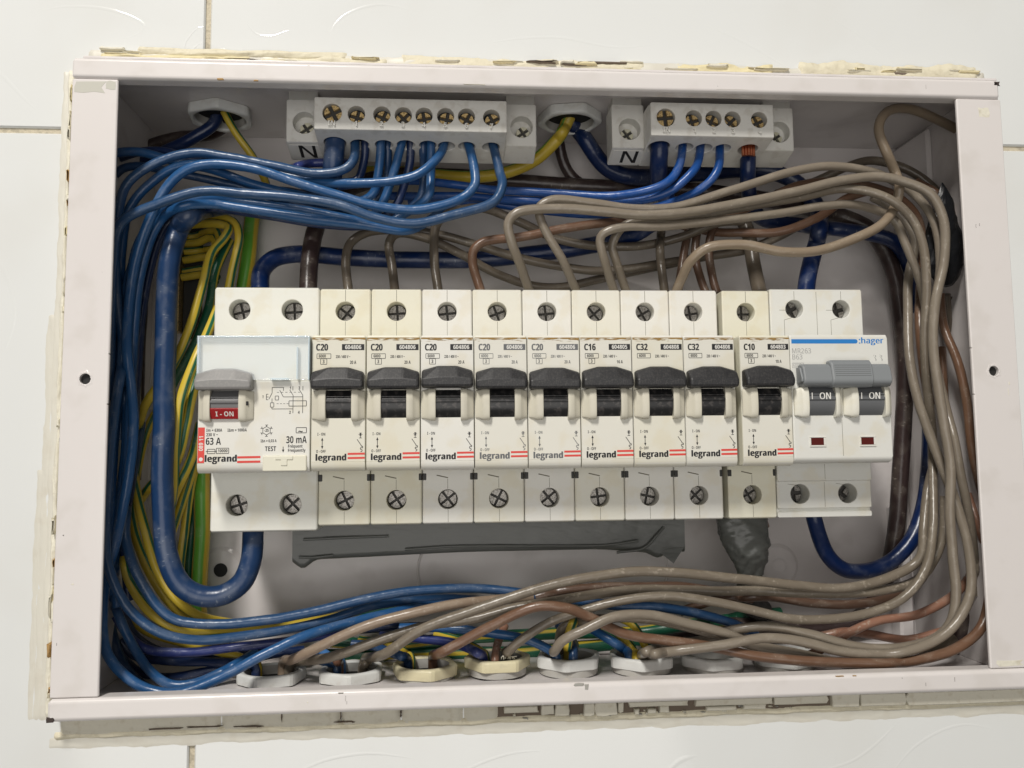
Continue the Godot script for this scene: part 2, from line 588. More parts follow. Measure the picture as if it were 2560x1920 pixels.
# a slotted cross-head terminal screw: four raised quarters over a dark floor
func screw(parent: Node3D, c: Vector3, r: float, turn: float, m: Material, called := "screw", slot := 0.10, out := Basis()) -> void:
	var mb := Mb.new()
	mb.xf = Transform3D(out * Basis(Vector3(0, 0, 1), turn), c)
	for k in 4:
		var b := Basis(Vector3(0, 0, 1), PI / 2 * k)
		var s := r * slot
		var a0 := asin(s / r)
		var pts := [Vector3(s, s, 0)]
		for i in 6:
			var a := a0 + (PI / 2 - 2 * a0) * i / 5.0
			pts.append(Vector3(cos(a) * r, sin(a) * r, 0))
		var q := []
		var mid := Vector3(r * 0.5, r * 0.5, 0)
		for p in pts:
			q.append(b * (p + (mid - p) * 0.10 + Vector3(0, 0, 0.25)))
		mb.flat(q, Vector3(0, 0, 1))
		for i in pts.size():
			var j := (i + 1) % pts.size()
			var pa: Vector3 = b * pts[i]
			var pb: Vector3 = b * pts[j]
			mb.flat([q[i], q[j], pb, pa], (pa + pb) / 2.0 - b * mid + Vector3(0, 0, 0.2))
			mb.flat([pa, pb, pb - Vector3(0, 0, 1.0), pa - Vector3(0, 0, 1.0)], (pa + pb) / 2.0 - b * mid)
	var o := part(parent, called, mb, m)
	var fl := Mb.new()
	fl.xf = mb.xf
	fl.disc(Vector3(0, 0, -0.75), r * 1.02, Vector3(0, 0, 1))
	part(o, "recess", fl, M.recess_metal)


# ---------------------------------------------------------------- breakers
func body_outline(bottom := 41.0, top := 41.0, nose_z := 16.4) -> PackedVector2Array:
	return PackedVector2Array([Vector2(-44, -bottom), Vector2(-0.7, -bottom), Vector2(0, -bottom + 0.7), Vector2(0, -22.0), Vector2(nose_z - 2.6, -22.3), Vector2(nose_z - 1.0, -21.9), Vector2(nose_z - 0.2, -20.9), Vector2(nose_z, -19.6), Vector2(nose_z, 21.3), Vector2(nose_z - 0.5, 22.1), Vector2(0, 22.6), Vector2(0, top - 0.7), Vector2(-0.7, top), Vector2(-44, top)])


func handle_mesh(x0: float, x1: float, y0: float, y1: float, z0: float, z1: float) -> Mb:
	var mb := Mb.new()
	var rings := []
	var w := x1 - x0
	for s in [[0.0, 0.74, 0.45], [0.02, 0.80, 0.12], [0.05, 0.83, 0.0], [0.30, 0.99, 0.0], [0.34, 1.0, 0.0], [0.66, 1.0, 0.0], [0.70, 0.99, 0.0], [0.95, 0.82, 0.0], [0.98, 0.79, 0.12], [1.0, 0.73, 0.45]]:
		var x: float = x0 + w * s[0]
		var t: float = y0 + (y1 - y0) * s[1]
		var e: float = s[2]
		var arch: float = (s[1] - 0.82) * 3.2
		var zf := z1 - e
		rings.append([V(x, y0 + e, z0), V(x, y0 + e, zf - 1.0), V(x, y0 + 0.3 + e, zf - 0.3), V(x, y0 + 0.9 + e, zf), V(x, y0 + 2.5 + arch, zf + 0.1), V(x, y0 + 2.9 + arch, zf), V(x, t - 0.7, z0 + 3.3), V(x, t - 0.2, z0 + 2.5), V(x, t, z0 + 1.4), V(x, t - 0.1, z0)])
	mb.loft(rings, true, true, true)
	return mb


func collar_mesh(x0: float, x1: float, inner_right: bool) -> Mb:
	var mb := Mb.new()
	var rings := []
	var m := 14
	for s in [[0.0, 0.84, 0.7], [0.05, 0.88, 1.1], [0.22, 0.90, 1.5], [0.45, 0.96, 2.3], [0.55, 1.0, 2.9], [0.94, 1.0, 3.1], [1.0, 0.97, 2.8]]:
		var f: float = s[0]
		var x := x0 + (x1 - x0) * (f if inner_right else 1.0 - f)
		var ring := []
		for i in m + 1:
			var a := -PI / 2 + PI * i / m
			var ca := signf(cos(a)) * pow(absf(cos(a)), 0.32)
			ring.append(V(x, -0.9 + 5.3 * s[1] * sin(a), 16.2 + s[2] * ca))
		rings.append(ring)
	mb.loft(rings)
	return mb


func rocker_mesh(x0: float, x1: float, z := 12.0, r := 6.4) -> Mb:
	var mb := Mb.new()
	var pr := PackedVector2Array()
	for i in 17:
		var a := -1.05 + 2.1 * i / 16.0
		pr.append(Vector2(z + r * cos(a), -0.6 + r * sin(a)))
	pr.append(Vector2(z, 5.0))
	pr.append(Vector2(z, -6.2))
	mb.prism(pr, x0, x1, 0.2)
	mb.rbox(x0 + 0.1, x1 - 0.1, -0.2, 0.7, z + r - 0.6, z + r + 0.45, 0.2)
	mb.rbox(x0 + 0.1, x1 - 0.1, 1.5, 1.9, z + r - 0.9, z + r + 0.1, 0.15)
	return mb


func narrow_breaker(x0: float, spec: Dictionary) -> Node3D:
	var o := thing("circuit_breaker", spec.label, "circuit breaker", V(x0, 0, 0), "narrow circuit breakers with black handles")
	var drop: float = spec.get("dy", 0.0)
	var body := Mb.new()
	var L := 0.13
	var R := 17.57
	body.prism(body_outline(), L, R, 0.45, [2, 10])
	body.plate_hole(L + 0.45, R - 0.45, 22.6, 40.3, 0.0, 8.85, 33.0, 3.35, 11.0)
	body.plate_hole(L + 0.45, R - 0.45, -40.3, -22.0, 0.0, 8.85, -32.6, 3.35, 11.0)
	part(o, "body", body, M[spec.body])
	var front := Mb.new()
	front.rbox(0.22, 17.48, -19.4, 21.2, 15.9, 16.5, 0.25)
	front.prism(PackedVector2Array([Vector2(16.48, -19.4), Vector2(16.38, -20.4), Vector2(15.9, -21.5), Vector2(15.0, -22.15), Vector2(14.6, -22.0), Vector2(15.2, -19.0)]), 0.22, 17.48, 0.1)
	part(o, "front_cover", front, M[spec.nose])
	for a in [[0.3, 5.0, true], [13.2, 17.4, false]]:
		part(o, "collar", collar_mesh(a[0], a[1], a[2]), M.collar)
	part(o, "rocker", rocker_mesh(4.9, 13.3), M.rocker_black)
	var tilt: float = spec.get("slide", 0.0)
	part(o, "handle", handle_mesh(0.5 + tilt, 17.15 + tilt, 4.1 + drop, 11.4 + drop, 16.2, 21.3), M.handle_black)
	screw(o, V(8.85, 33.0, -5.2), 3.1, spec.turn, M.screw_steel)
	screw(o, V(8.85, -32.6, -5.2), 3.1, spec.turn * 1.7 + 0.5, M.screw_steel)
	# the joint between the two half shells, and the kinked slit below the front
	for q in [[8.85, 36.6, 8.85, 40.6, 0.16], [8.85, 22.8, 8.85, 29.4, 0.13], [8.8, -25.6, 8.8, -29.0, 0.13], [8.9, -36.2, 8.9, -40.4, 0.13], [5.0, -24.3, 8.9, -25.2, 0.36]]:
		var seam := Mb.new()
		bar(seam, q[0], q[1], q[2], q[3], 0.0, q[4], 0.02)
		part(o, "seam" if q[4] < 0.3 else "slit", seam, M.seam)
	for lx in ([0.0] if spec.get("last", false) else [0.0, 17.7]):
		var la := Mb.new()
		la.rbox(lx + (0.15 if lx < 1.0 else -1.2), lx + (1.5 if lx < 1.0 else -0.15), -26.0, -23.6, -1.0, 0.12, 0.25)
		part(o, "latch", la, M.latch_black)
	var gr := Mb.new()
	var gu := rng.randf()
	gr.quad(V(0.25, 21.32, 16.53), V(17.45, 21.32, 16.53), V(17.45, 19.4, 16.53), V(0.25, 19.4, 16.53), V(0, 0, 1), V(0, 0, 1), V(0, 0, 1), V(0, 0, 1), Vector2(gu, 0), Vector2(gu + 0.3, 0), Vector2(gu + 0.3, 1), Vector2(gu, 1))
	gr.quad(V(0.25, 21.35, 16.45), V(17.45, 21.35, 16.45), V(17.45, 22.75, 6.0), V(0.25, 22.75, 6.0), V(0, 1, 0.1), V(0, 1, 0.1), V(0, 1, 0.1), V(0, 1, 0.1), Vector2(gu, 0.1), Vector2(gu + 0.3, 0.1), Vector2(gu + 0.3, 0.2), Vector2(gu, 0.2))
	part(o, "grime", gr, M.grime)
	# printing
	var z := 16.52
	var pr := Mb.new()
	letters(pr, spec.rating, 1.5, 17.0, z, 2.15, 0.76)
	letters(pr, spec.rating, 1.62, 17.02, z + 0.004, 2.15, 0.76)
	frame(pr, 1.8, 14.4, 6.3, 15.95, z)
	letters(pr, "6000", 2.4, 14.72, z, 0.95, 0.8)
	if spec.get("three", true):
		frame(pr, 3.0, 12.5, 5.0, 14.3, z)
		letters(pr, "3", 3.65, 12.85, z, 1.1, 0.8)
	letters(pr, "230 / 400 V ~", 7.9, 14.55, z, 0.92, 0.62)
	if spec.amps:
		letters(pr, spec.amps, 14.5, 12.6, z, 1.05, 0.7, true, 2)
	letters(pr, "I - ON", 2.2, -10.75, z, 0.9, 0.75)
	arrow(pr, 3.75, -15.1, -11.4, z)
	letters(pr, "O - OFF", 1.85, -16.3, z, 0.9, 0.72)
	letters(pr, "legrand", 1.65, -18.95, z, 2.0, 0.98)
	letters(pr, "legrand", 1.83, -18.93, z + 0.004, 2.0, 0.98)
	breaker_mark(pr, 16.0, -9.9, z, 0.98)
	part(o, "lettering", pr, M[spec.ink])
	var bx := Mb.new()
	bar(bx, 9.85, 18.15, 17.1, 18.15, z, 2.0, 0.02)
	part(o, "number_field", bx, M[spec.ink])
	var wn := Mb.new()
	letters(wn, spec.code, 13.5, 17.48, z + 0.025, 1.32, 0.88, true, 1)
	part(o, "number", wn, M.print_white)
	var rd := Mb.new()
	bar(rd, 11.9, -16.75, 17.4, -16.7, z, 0.66)
	bar(rd, 11.9, -18.1, 17.4, -18.05, z, 0.66)
	part(o, "red_stripes", rd, M.print_red)
	return o


func main_switch() -> void:
	var o := thing("residual_current_switch", "wide white main switch with grey handle and transparent label cover, at the left end", "circuit breaker", V(0, 0, 0))
	var body := Mb.new()
	var W := 35.25
	body.prism(body_outline(42.6, 41.4), -0.4, W, 0.5, [2, 10])
	body.plate_hole(0.1, 17.5, 22.6, 40.7, 0.0, 8.1, 33.4, 3.6, 11.0)
	body.plate_hole(17.5, W - 0.5, 22.6, 40.7, 0.0, 26.0, 33.4, 3.6, 11.0)
	body.plate_hole(0.1, 17.5, -41.9, -22.0, 0.0, 8.3, -33.6, 3.6, 11.0)
	body.plate_hole(17.5, W - 0.5, -41.9, -22.0, 0.0, 26.2, -33.6, 3.6, 11.0)
	part(o, "body", body, M.plastic_white)
	var front := Mb.new()
	front.rbox(-0.3, W - 0.1, -19.4, 7.0, 15.9, 16.5, 0.3)
	front.prism(PackedVector2Array([Vector2(16.48, -19.4), Vector2(16.35, -20.6), Vector2(15.7, -21.9), Vector2(14.6, -22.5), Vector2(14.2, -22.2), Vector2(15.2, -19.0)]), -0.3, W - 0.1, 0.1)
	part(o, "front_cover", front, M.nose_white)
	# transparent hinged cover over the label
	var cv := Mb.new()
	cv.rbox(-0.35, W - 0.05, 7.2, 21.6, 18.6, 19.3, 0.25)
	part(o, "transparent_cover", cv, M.clear_cover)
	var ce := Mb.new()
	ce.rbox(-0.35, 0.15, 7.2, 21.6, 16.3, 18.55, 0.12)
	ce.rbox(W - 0.55, W - 0.05, 7.2, 21.6, 16.3, 18.55, 0.12)
	ce.rbox(0.2, W - 0.6, 21.2, 21.6, 16.3, 18.55, 0.12)
	ce.rbox(31.0, 31.4, 7.6, 18.0, 16.5, 18.5, 0.1)
	ce.rbox(22.8, 28.6, 7.25, 7.9, 16.5, 18.5, 0.15)
	part(o, "cover_rim", ce, M.cover_edge)
	for a in [[-0.1, 4.0, true], [12.9, 17.3, false]]:
		part(o, "collar", collar_mesh(a[0], a[1], a[2]), M.collar)
	var ck := Mb.new()
	ck.rbox(15.1, 15.9, -0.9, 0.4, 18.0, 18.6, 0.1)
	part(o, "pin_hole", ck, M.dark_hole)
	part(o, "rocker", rocker_mesh(3.7, 13.2), M.rocker_grey)
	var red := Mb.new()
	red.xf = Transform3D(Basis(Vector3(1, 0, 0), 0.42), V(0, -3.4, 17.9))
	red.rbox(3.75, 13.1, -1.8, 1.75, -0.5, 0.35, 0.12)
	var ro := part(o, "red_flag", red, M.rocker_red)
	var on := Mb.new()
	on.xf = red.xf
	letters(on, "I - ON", 8.5, -0.85, 0.36, 1.6, 0.95, true, 1)
	part(ro, "lettering", on, M.print_white)
	part(o, "handle", handle_mesh(-0.4, 17.2, 4.0, 11.1, 16.2, 21.3), M.handle_grey)
	var i := 0
	for c in [V(8.1, 33.4, -5.0), V(26.0, 33.4, -5.0), V(8.3, -33.6, -5.0), V(26.2, -33.6, -5.0)]:
		screw(o, c, 3.3, [0.25, 0.05, 0.3, 0.75][i], M.screw_steel)
		i += 1
	# test button with a raised T shape
	var tb := Mb.new()
	tb.rbox(20.4, 34.3, -22.1, -17.0, 14.0, 17.1, 0.4)
	tb.rbox(24.4, 30.0, -18.4, -17.2, 16.8, 17.42, 0.2)
	tb.rbox(26.2, 28.2, -20.3, -18.2, 16.8, 17.40, 0.2)
	part(o, "test_button", tb, M.plastic_cream)
	var z := 16.52
	var pr := Mb.new()
	letters(pr, "Im = 630A", 2.45, -9.2, z, 0.95, 0.8)
	letters(pr, "IΔm = 1000A", 9.1, -9.2, z, 0.95, 0.78)
	letters(pr, "230 V ~", 2.45, -10.65, z, 1.0, 0.8)
	letters(pr, "63 A", 2.35, -13.4, z, 2.2, 0.78)
	frame(pr, 2.9, -16.2, 5.3, -14.8, z, 0.18)
	bar(pr, 2.4, -15.5, 5.9, -15.5, z + 0.01, 0.18)
	frame(pr, 5.7, -16.2, 9.6, -14.5, z, 0.18)
	letters(pr, "10000", 6.2, -15.8, z, 0.95, 0.85)
	letters(pr, "legrand", 2.1, -18.95, z, 2.05, 0.98)
	letters(pr, "legrand", 2.28, -18.93, z + 0.004, 2.05, 0.98)
	letters(pr, "IΔn = 0,03 A", 19.6, -12.75, z, 0.9, 0.72)
	letters(pr, "30 mA", 34.2, -13.1, z, 2.2, 0.72, true, 2)
	letters(pr, "TEST", 21.0, -15.6, z, 1.5, 0.78)
	arrow(pr, 26.75, -16.1, -13.7, z, false)
	letters(pr, "Fréquent", 28.3, -14.6, z, 0.98, 0.78)
	letters(pr, "Frequently", 28.3, -15.95, z, 0.98, 0.78)
	frame(pr, 30.8, -9.8, 34.1, -8.1, z, 0.2)
	letters(pr, "~", 31.5, -9.6, z, 2.2, 0.95)
	for k in 6:
		var a := PI / 6 + PI / 3 * k
		var b := a + PI / 3
		bar(pr, 21.4 + cos(a) * 1.35, -9.0 + sin(a) * 1.35, 21.4 + cos(b) * 1.35, -9.0 + sin(b) * 1.35, z + 0.004 * (k % 2), 0.16)
		bar(pr, 21.4 + cos(a) * 1.3, -9.0 + sin(a) * 1.3, 21.4 + cos(a) * 1.95, -9.0 + sin(a) * 1.95, z + 0.01, 0.16)
		for q in [-0.5, 0.5]:
			bar(pr, 21.4 + cos(a) * 1.6, -9.0 + sin(a) * 1.6, 21.4 + cos(a + q * 0.42) * 2.0, -9.0 + sin(a + q * 0.42) * 2.0, z + 0.015, 0.13)
	letters(pr, "-25", 21.4, -9.4, z, 0.95, 0.75, true, 1)
	# wiring diagram
	letters(pr, "1", 28.6, 4.3, z, 0.95, 0.8)
	letters(pr, "3", 31.4, 4.3, z, 0.95, 0.8)
	letters(pr, "2", 28.5, -3.6, z, 0.95, 0.8)
	letters(pr, "4", 31.3, -3.6, z, 0.95, 0.8)
	letters(pr, "T", 19.9, 1.5, z, 0.85, 0.8)
	for l in [[23.0, 5.0, 26.6, 5.0], [23.0, 5.0, 23.0, 3.2], [26.6, 5.0, 26.6, 3.9], [25.4, 4.1, 26.6, 1.9], [26.6, 1.9, 32.8, 1.9], [29.6, 5.4, 29.6, 4.0], [28.6, 4.2, 29.7, 2.4], [29.7, 2.4, 29.7, -3.4], [32.8, 5.4, 32.8, 4.0], [31.7, 4.2, 32.8, 2.4], [32.8, 2.4, 32.8, -3.4], [23.0, 3.2, 22.0, 1.2], [21.2, 2.8, 21.2, 1.0], [21.2, 2.8, 21.8, 2.8], [21.2, 1.9, 21.9, 1.9], [21.2, 1.0, 21.8, 1.0], [23.0, 1.4, 23.0, 0.1], [23.0, -1.5, 23.0, -2.0], [23.0, -2.0, 29.7, -2.0]]:
		bar(pr, l[0], l[1], l[2], l[3], z, 0.17)
	frame(pr, 22.5, -1.4, 23.6, 0.0, z, 0.17)
	frame(pr, 24.0, 0.9, 25.1, 2.2, z, 0.17)
	frame(pr, 28.4, -1.1, 34.0, 0.6, z + 0.006, 0.18)
	for k in 6:
		bar(pr, 24.5 + k * 1.35, 3.4, 25.2 + k * 1.35, 3.4, z, 0.13)
	for k in 4:
		bar(pr, 24.5 + k * 1.05, -0.3, 25.1 + k * 1.05, -0.3, z, 0.13)
	part(o, "lettering", pr, M.ink)
	var rs := Mb.new()
	bar(rs, 12.3, -17.5, 19.6, -17.45, z, 0.7)
	bar(rs, 12.3, -18.95, 19.6, -18.9, z, 0.7)
	bar(rs, 0.92, -19.2, 0.92, -7.8, z, 2.1)
	part(o, "red_stripes", rs, M.print_red)
	var wn := Mb.new()
	letters(wn, "089 11", 1.55, -15.3, z + 0.035, 1.3, 0.9, true, 0, PI / 2)
	wn.disc(V(0.92, -18.0, z + 0.045), 0.62, V(0, 0, 1))
	part(o, "number", wn, M.print_white)


func grey_breaker(x0: float) -> void:
	var o := thing("circuit_breaker", "two-pole breaker with one wide grey handle across both poles, at the right end", "circuit breaker", V(x0, 0, 0))
	var body := Mb.new()
	var W := 34.9
	var out := PackedVector2Array([Vector2(-44, -40.8), Vector2(-0.2, -40.8), Vector2(0, -40.5), Vector2(0, -39.0), Vector2(-1.2, -38.7), Vector2(-1.2, -37.8), Vector2(0, -37.5), Vector2(0, -28.2), Vector2(0.9, -27.8), Vector2(0.9, -21.6), Vector2(13.4, -21.6), Vector2(15.2, -21.0), Vector2(16.2, -19.4), Vector2(16.2, 21.2), Vector2(15.4, 22.4), Vector2(0, 22.6), Vector2(0, 40.9), Vector2(-0.6, 41.6), Vector2(-44, 41.6)])
	body.prism(out, 0.1, W, 0.4, [6, 15])
	for k in 2:
		var cx: float = [9.2, 26.8][k]
		body.plate_hole([0.5, 17.5][k], [17.5, W - 0.4][k], 22.6, 40.9, 0.0, cx, 34.2, 3.3, 11.0)
		body.plate_hole([0.5, 17.5][k], [17.5, W - 0.4][k], -37.5, -28.2, 0.0, cx - 0.7, -32.6, 3.5, 11.0)
	part(o, "body", body, M.plastic_grey_white)
	for l in [[17.5, 22.8, 17.5, 40.6, 0.0], [17.5, -37.3, 17.5, -28.4, 0.0], [17.5, -27.5, 17.5, -22.0, 0.9], [17.2, -19.2, 17.2, -6.8, 16.2], [9.2, 37.6, 9.2, 40.8, 0.0], [26.8, 37.6, 26.8, 40.8, 0.0], [5.2, 22.8, 5.2, 30.2, 0.0], [22.7, 22.8, 22.7, 30.2, 0.0], [5.2, 30.2, 8.0, 31.0, 0.0], [22.7, 30.2, 25.6, 31.0, 0.0], [3.5, 33.8, 5.8, 33.8, 0.0], [21.0, 33.8, 23.4, 33.8, 0.0], [4.0, -29.0, 7.0, -29.4, 0.0], [21.8, -29.0, 24.6, -29.4, 0.0]]:
		var seam := Mb.new()
		bar(seam, l[0], l[1], l[2], l[3], l[4], 0.13, 0.02)
		part(o, "seam", seam, M.seam)
	for k in 2:
		screw(o, V([9.2, 26.8][k], 34.2, -4.4), 3.1, [0.5, 0.2][k], M.screw_steel, "screw", 0.2)
		screw(o, V([8.5, 26.1][k], -32.6, -6.4), 3.2, [0.1, 0.9][k], M.screw_steel, "screw", 0.2)
	for k in 2:
		var x: float = [0.3, 17.6][k]
		part(o, "collar", collar_mesh(x + 0.2, x + 4.6, true), M.plastic_ivory)
		part(o, "collar", collar_mesh(x + 13.9, x + 17.0, false), M.plastic_ivory)
		var rk := part(o, "rocker", rocker_mesh(x + 4.5, x + 14.1), M.toggle_dark)
		var on := Mb.new()
		on.xf = Transform3D(Basis(Vector3(1, 0, 0), 0.02), V(0, 0, 18.9))
		bar(on, x + 5.6, 0.0, x + 5.6, 2.2, 0, 0.3)
		letters(on, "ON", x + 8.2, 0.0, 0, 2.2, 0.95, false)
		letters(on, "ON", x + 8.32, 0.0, 0.004, 2.2, 0.95, false)
		on.xf = Transform3D()
		part(rk, "lettering", on, M.print_white)
	# the joined toggle: a thin bar with a ribbed raised middle
	var hd := Mb.new()
	hd.prism(PackedVector2Array([Vector2(16, 4.1), Vector2(20.2, 4.2), Vector2(21.3, 5.4), Vector2(21.6, 6.6), Vector2(20.6, 10.6), Vector2(19.4, 11.7), Vector2(18.0, 12.0), Vector2(16, 11.8)]), 2.4, 33.1, 0.45)
	part(o, "handle", hd, M.toggle_grey)
	var pad := Mb.new()
	pad.prism(PackedVector2Array([Vector2(17, 3.9), Vector2(21.0, 4.0), Vector2(22.1, 5.3), Vector2(22.4, 6.6), Vector2(21.3, 11.6), Vector2(20.0, 13.1), Vector2(17, 13.1)]), 11.9, 26.3, 0.5)
	var po := part(o, "grip", pad, M.toggle_grey)
	for k in 6:
		var rb := Mb.new()
		var yy := 7.6 + k * 0.72
		var zz := 22.3 - (yy - 6.6) * 0.22
		rb.rbox(12.9, 25.4, yy - 0.14, yy + 0.14, zz - 0.3, zz + 0.1, 0.05)
		part(po, "rib", rb, M.groove)
	var ear := Mb.new()
	ear.prism(PackedVector2Array([Vector2(16.5, 5.2), Vector2(20.6, 5.9), Vector2(20.9, 7.0), Vector2(19.4, 10.6), Vector2(16.5, 11.0)]), 1.7, 2.45, 0.2)
	part(o, "handle_end", ear, M.toggle_grey)
	# status windows
	for k in 2:
		var x: float = [5.5, 23.1][k]
		var fr := Mb.new()
		fr.rbox(x, x + 5.7, -16.0, -15.5, 15.8, 16.6, 0.12)
		fr.rbox(x, x + 5.7, -12.9, -12.5, 15.8, 16.5, 0.12)
		fr.rbox(x, x + 0.5, -15.45, -12.95, 15.8, 16.5, 0.12)
		fr.rbox(x + 5.0, x + 5.7, -15.45, -12.95, 15.8, 16.5, 0.12)
		var wo := part(o, "window_frame", fr, M.nose_white)
		var gl := Mb.new()
		gl.rbox(x + 0.52, x + 4.98, -15.45, -12.95, 15.9, 16.28, 0.05)
		part(wo, "red_flag", gl, M.lamp_red)
	var z := 16.21
	var bl := Mb.new()
	bar(bl, 0.6, 20.05, 23.3, 20.05, z, 1.5, 0.02)
	bl.disc(V(23.3, 20.05, z + 0.032), 0.75, V(0, 0, 1))
	letters(bl, ":hager", 24.5, 19.3, z, 1.95, 1.16, false)
	letters(bl, ":hager", 24.66, 19.3, z + 0.004, 1.95, 1.16, false)
	part(o, "blue_lettering", bl, M.print_blue)
	var gy := Mb.new()
	letters(gy, "MR263", 0.7, 15.9, z, 1.7, 0.95, false)
	letters(gy, "B63", 0.7, 13.8, z, 1.7, 0.95, false)
	frame(gy, 0.6, 11.0, 4.6, 12.6, z, 0.12)
	letters(gy, "6000", 0.9, 11.3, z, 1.1, 0.85, false)
	frame(gy, 1.9, 9.3, 3.3, 10.9, z, 0.12)
	letters(gy, "3", 2.25, 9.6, z, 1.1, 0.85, false)
	for x in [30.2, 32.4]:
		letters(gy, "1" if x < 31 else "3", x - 0.75, 14.7, z, 0.7, 0.8, false)
		breaker_mark(gy, x, 15.2, z, 0.3)
	part(o, "grey_lettering", gy, M.ink_grey)


# ---------------------------------------------------------------- neutral terminal blocks
func terminal_block(label: String, x0: float, xa: float, xb: float, x1: float, top: float, tops: Array, unders: Array, marks: Array, lean: float) -> void:
	var o := thing("terminal_block", label, "terminal block", V(x0, 92, -14), "white neutral terminal blocks")
	var B := V(x0, 92, -14)
	var off := Transform3D(Basis(), -B)
	var body := Mb.new()
	body.xf = off
	# upper front part with the screw holes; its lower face slopes back
	var outl := PackedVector2Array([Vector2(-13, top + 0.8), Vector2(4.0, top + 0.8), Vector2(5.2, top + 0.3), Vector2(8, top), Vector2(8, 95.6), Vector2(7.6, 95.2), Vector2(-13, 91.6)])
	body.prism(outl, xa, xb, 0.35, [3, 5])
	var n := tops.size()
	for i in n:
		var l: float = xa + 0.35 if i == 0 else (tops[i - 1][0] + tops[i][0]) / 2.0
		var r: float = xb - 0.35 if i == n - 1 else (tops[i + 1][0] + tops[i][0]) / 2.0
		body.plate_hole(l, r, 95.6, top, 8.0, tops[i][0], tops[i][1], tops[i][2], 9.0)
	# sloping underside with the wire holes
	var a := V(0, 95.2, 7.6)
	var b := V(0, 91.6, -13)
	var dn := (b - a).normalized()
	var nrm := V(0, dn.z, -dn.y)
	if nrm.y > 0:
		nrm = -nrm
	var ln := a.distance_to(b)
	body.xf = off * Transform3D(Basis(Vector3(1, 0, 0), -dn, nrm), b)
	for i in n:
		var l: float = xa + 0.35 if i == 0 else (unders[i - 1][0] + unders[i][0]) / 2.0
		var r: float = xb - 0.35 if i == n - 1 else (unders[i + 1][0] + unders[i][0]) / 2.0
		body.plate_hole(l, r, 0.0, ln, 0.0, unders[i][0], unders[i][1], unders[i][2], 7.0)
	part(o, "body", body, M.block_white)
	# mounting ears
	for e in [[x0, xa, -1], [xb, x1, 1]]:
		var ear := Mb.new()
		ear.xf = off
		var cx: float = (e[0] + e[1]) / 2.0 + (0.6 if e[2] < 0 else 0.4)
		ear.prism(PackedVector2Array([Vector2(-13, top + 3.4), Vector2(-2.3, top + 3.4), Vector2(-2.3, 94.6), Vector2(-2.9, 94.2), Vector2(-13, 91.8)]), e[0], e[1], 0.35, [1])
		ear.plate_hole(e[0] + 0.35, e[1] - 0.35, 94.6, top + 3.4, -2.3, cx, 101.7, 4.0, 5.0)
		var eo := part(o, "ear", ear, M.block_white)
		var fl := Mb.new()
		fl.xf = off
		fl.disc(V(cx, 101.7, -7.2), 4.1, V(0, 0, 1))
		part(eo, "recess", fl, M.block_white)
		screw(eo, V(cx + lean, 100.0, -4.6) - B, 2.5, 0.6, M.screw_zinc, "screw", 0.2)
		var tab := Mb.new()
		tab.xf = off
		tab.rbox(e[0] + 0.5, e[1] - 0.5, top + 3.6, 113.9, -12.0, -3.0, 0.4)
		part(o, "bracket", tab, M.nut_dull)
	for f in [0.3, 0.8]:
		var bump := Mb.new()
		bump.xf = off * Transform3D(Basis(Vector3(1, 0, 0), -PI / 2), V(xa + (xb - xa) * f, top + 0.8, -4.0))
		bump.rbox(-5.0, 5.0, -5.0, 5.0, 0.0, 1.8, 0.7)
		part(o, "top_boss", bump, M.block_white)
	for i in n:
		var s := V(tops[i][0] + rng.randf_range(-0.25, 0.25) + lean * 0.3, tops[i][1] - (0.0 if i == 0 else 0.7), 6.0 if i > 0 else 6.9)
		screw(o, s - B, tops[i][2] * (0.93 if i == 0 else 0.88), rng.randf_range(0, 1.5), M.screw_brass, "terminal_screw", 0.22)
	for q in tops:
		var dk := Mb.new()
		dk.xf = off
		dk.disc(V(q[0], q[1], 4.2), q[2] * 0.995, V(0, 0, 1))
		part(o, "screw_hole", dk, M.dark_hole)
	for i in n:
		var dk := Mb.new()
		dk.xf = off * Transform3D(Basis(Vector3(1, 0, 0), -dn, nrm), b)
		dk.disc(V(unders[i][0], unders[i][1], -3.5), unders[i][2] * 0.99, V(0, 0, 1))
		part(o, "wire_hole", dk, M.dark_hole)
	var em := Mb.new()
	em.xf = off
	for i in n:
		letters(em, marks[i], tops[i][0] - 0.1, 96.4, 8.0, 1.75, 0.95, true, 1, 0.0, 0.7)
	part(o, "embossed_numbers", em, M.block_white)
	# the stuck on N label on the underside of the left ear
	var lb := Mb.new()
	var ea := V(0, 94.2, -2.9)
	var eb := V(0, 91.8, -13)
	var ed := (eb - ea).normalized()
	var ebn := V(0, ed.z, -ed.y)
	if ebn.y > 0:
		ebn = -ebn
	lb.xf = off * Transform3D(Basis(Vector3(1, 0, 0), -ed, ebn), eb)
	lb.rbox(x0 + 0.8, xa + 1.0, 0.8, 9.6, 0.0, 0.15, 0.05)
	var lo := part(o, "sticker", lb, M.print_white)
	var ltr := Mb.new()
	ltr.xf = lb.xf
	letters(ltr, "N", (x0 + xa) / 2.0 + 1.2, 1.9, 0.16, 7.4, 1.05, false, 1)
	letters(ltr, "N", (x0 + xa) / 2.0 + 1.35, 1.9, 0.17, 7.4, 1.05, false, 1)
	part(lo, "lettering", ltr, M.ink)


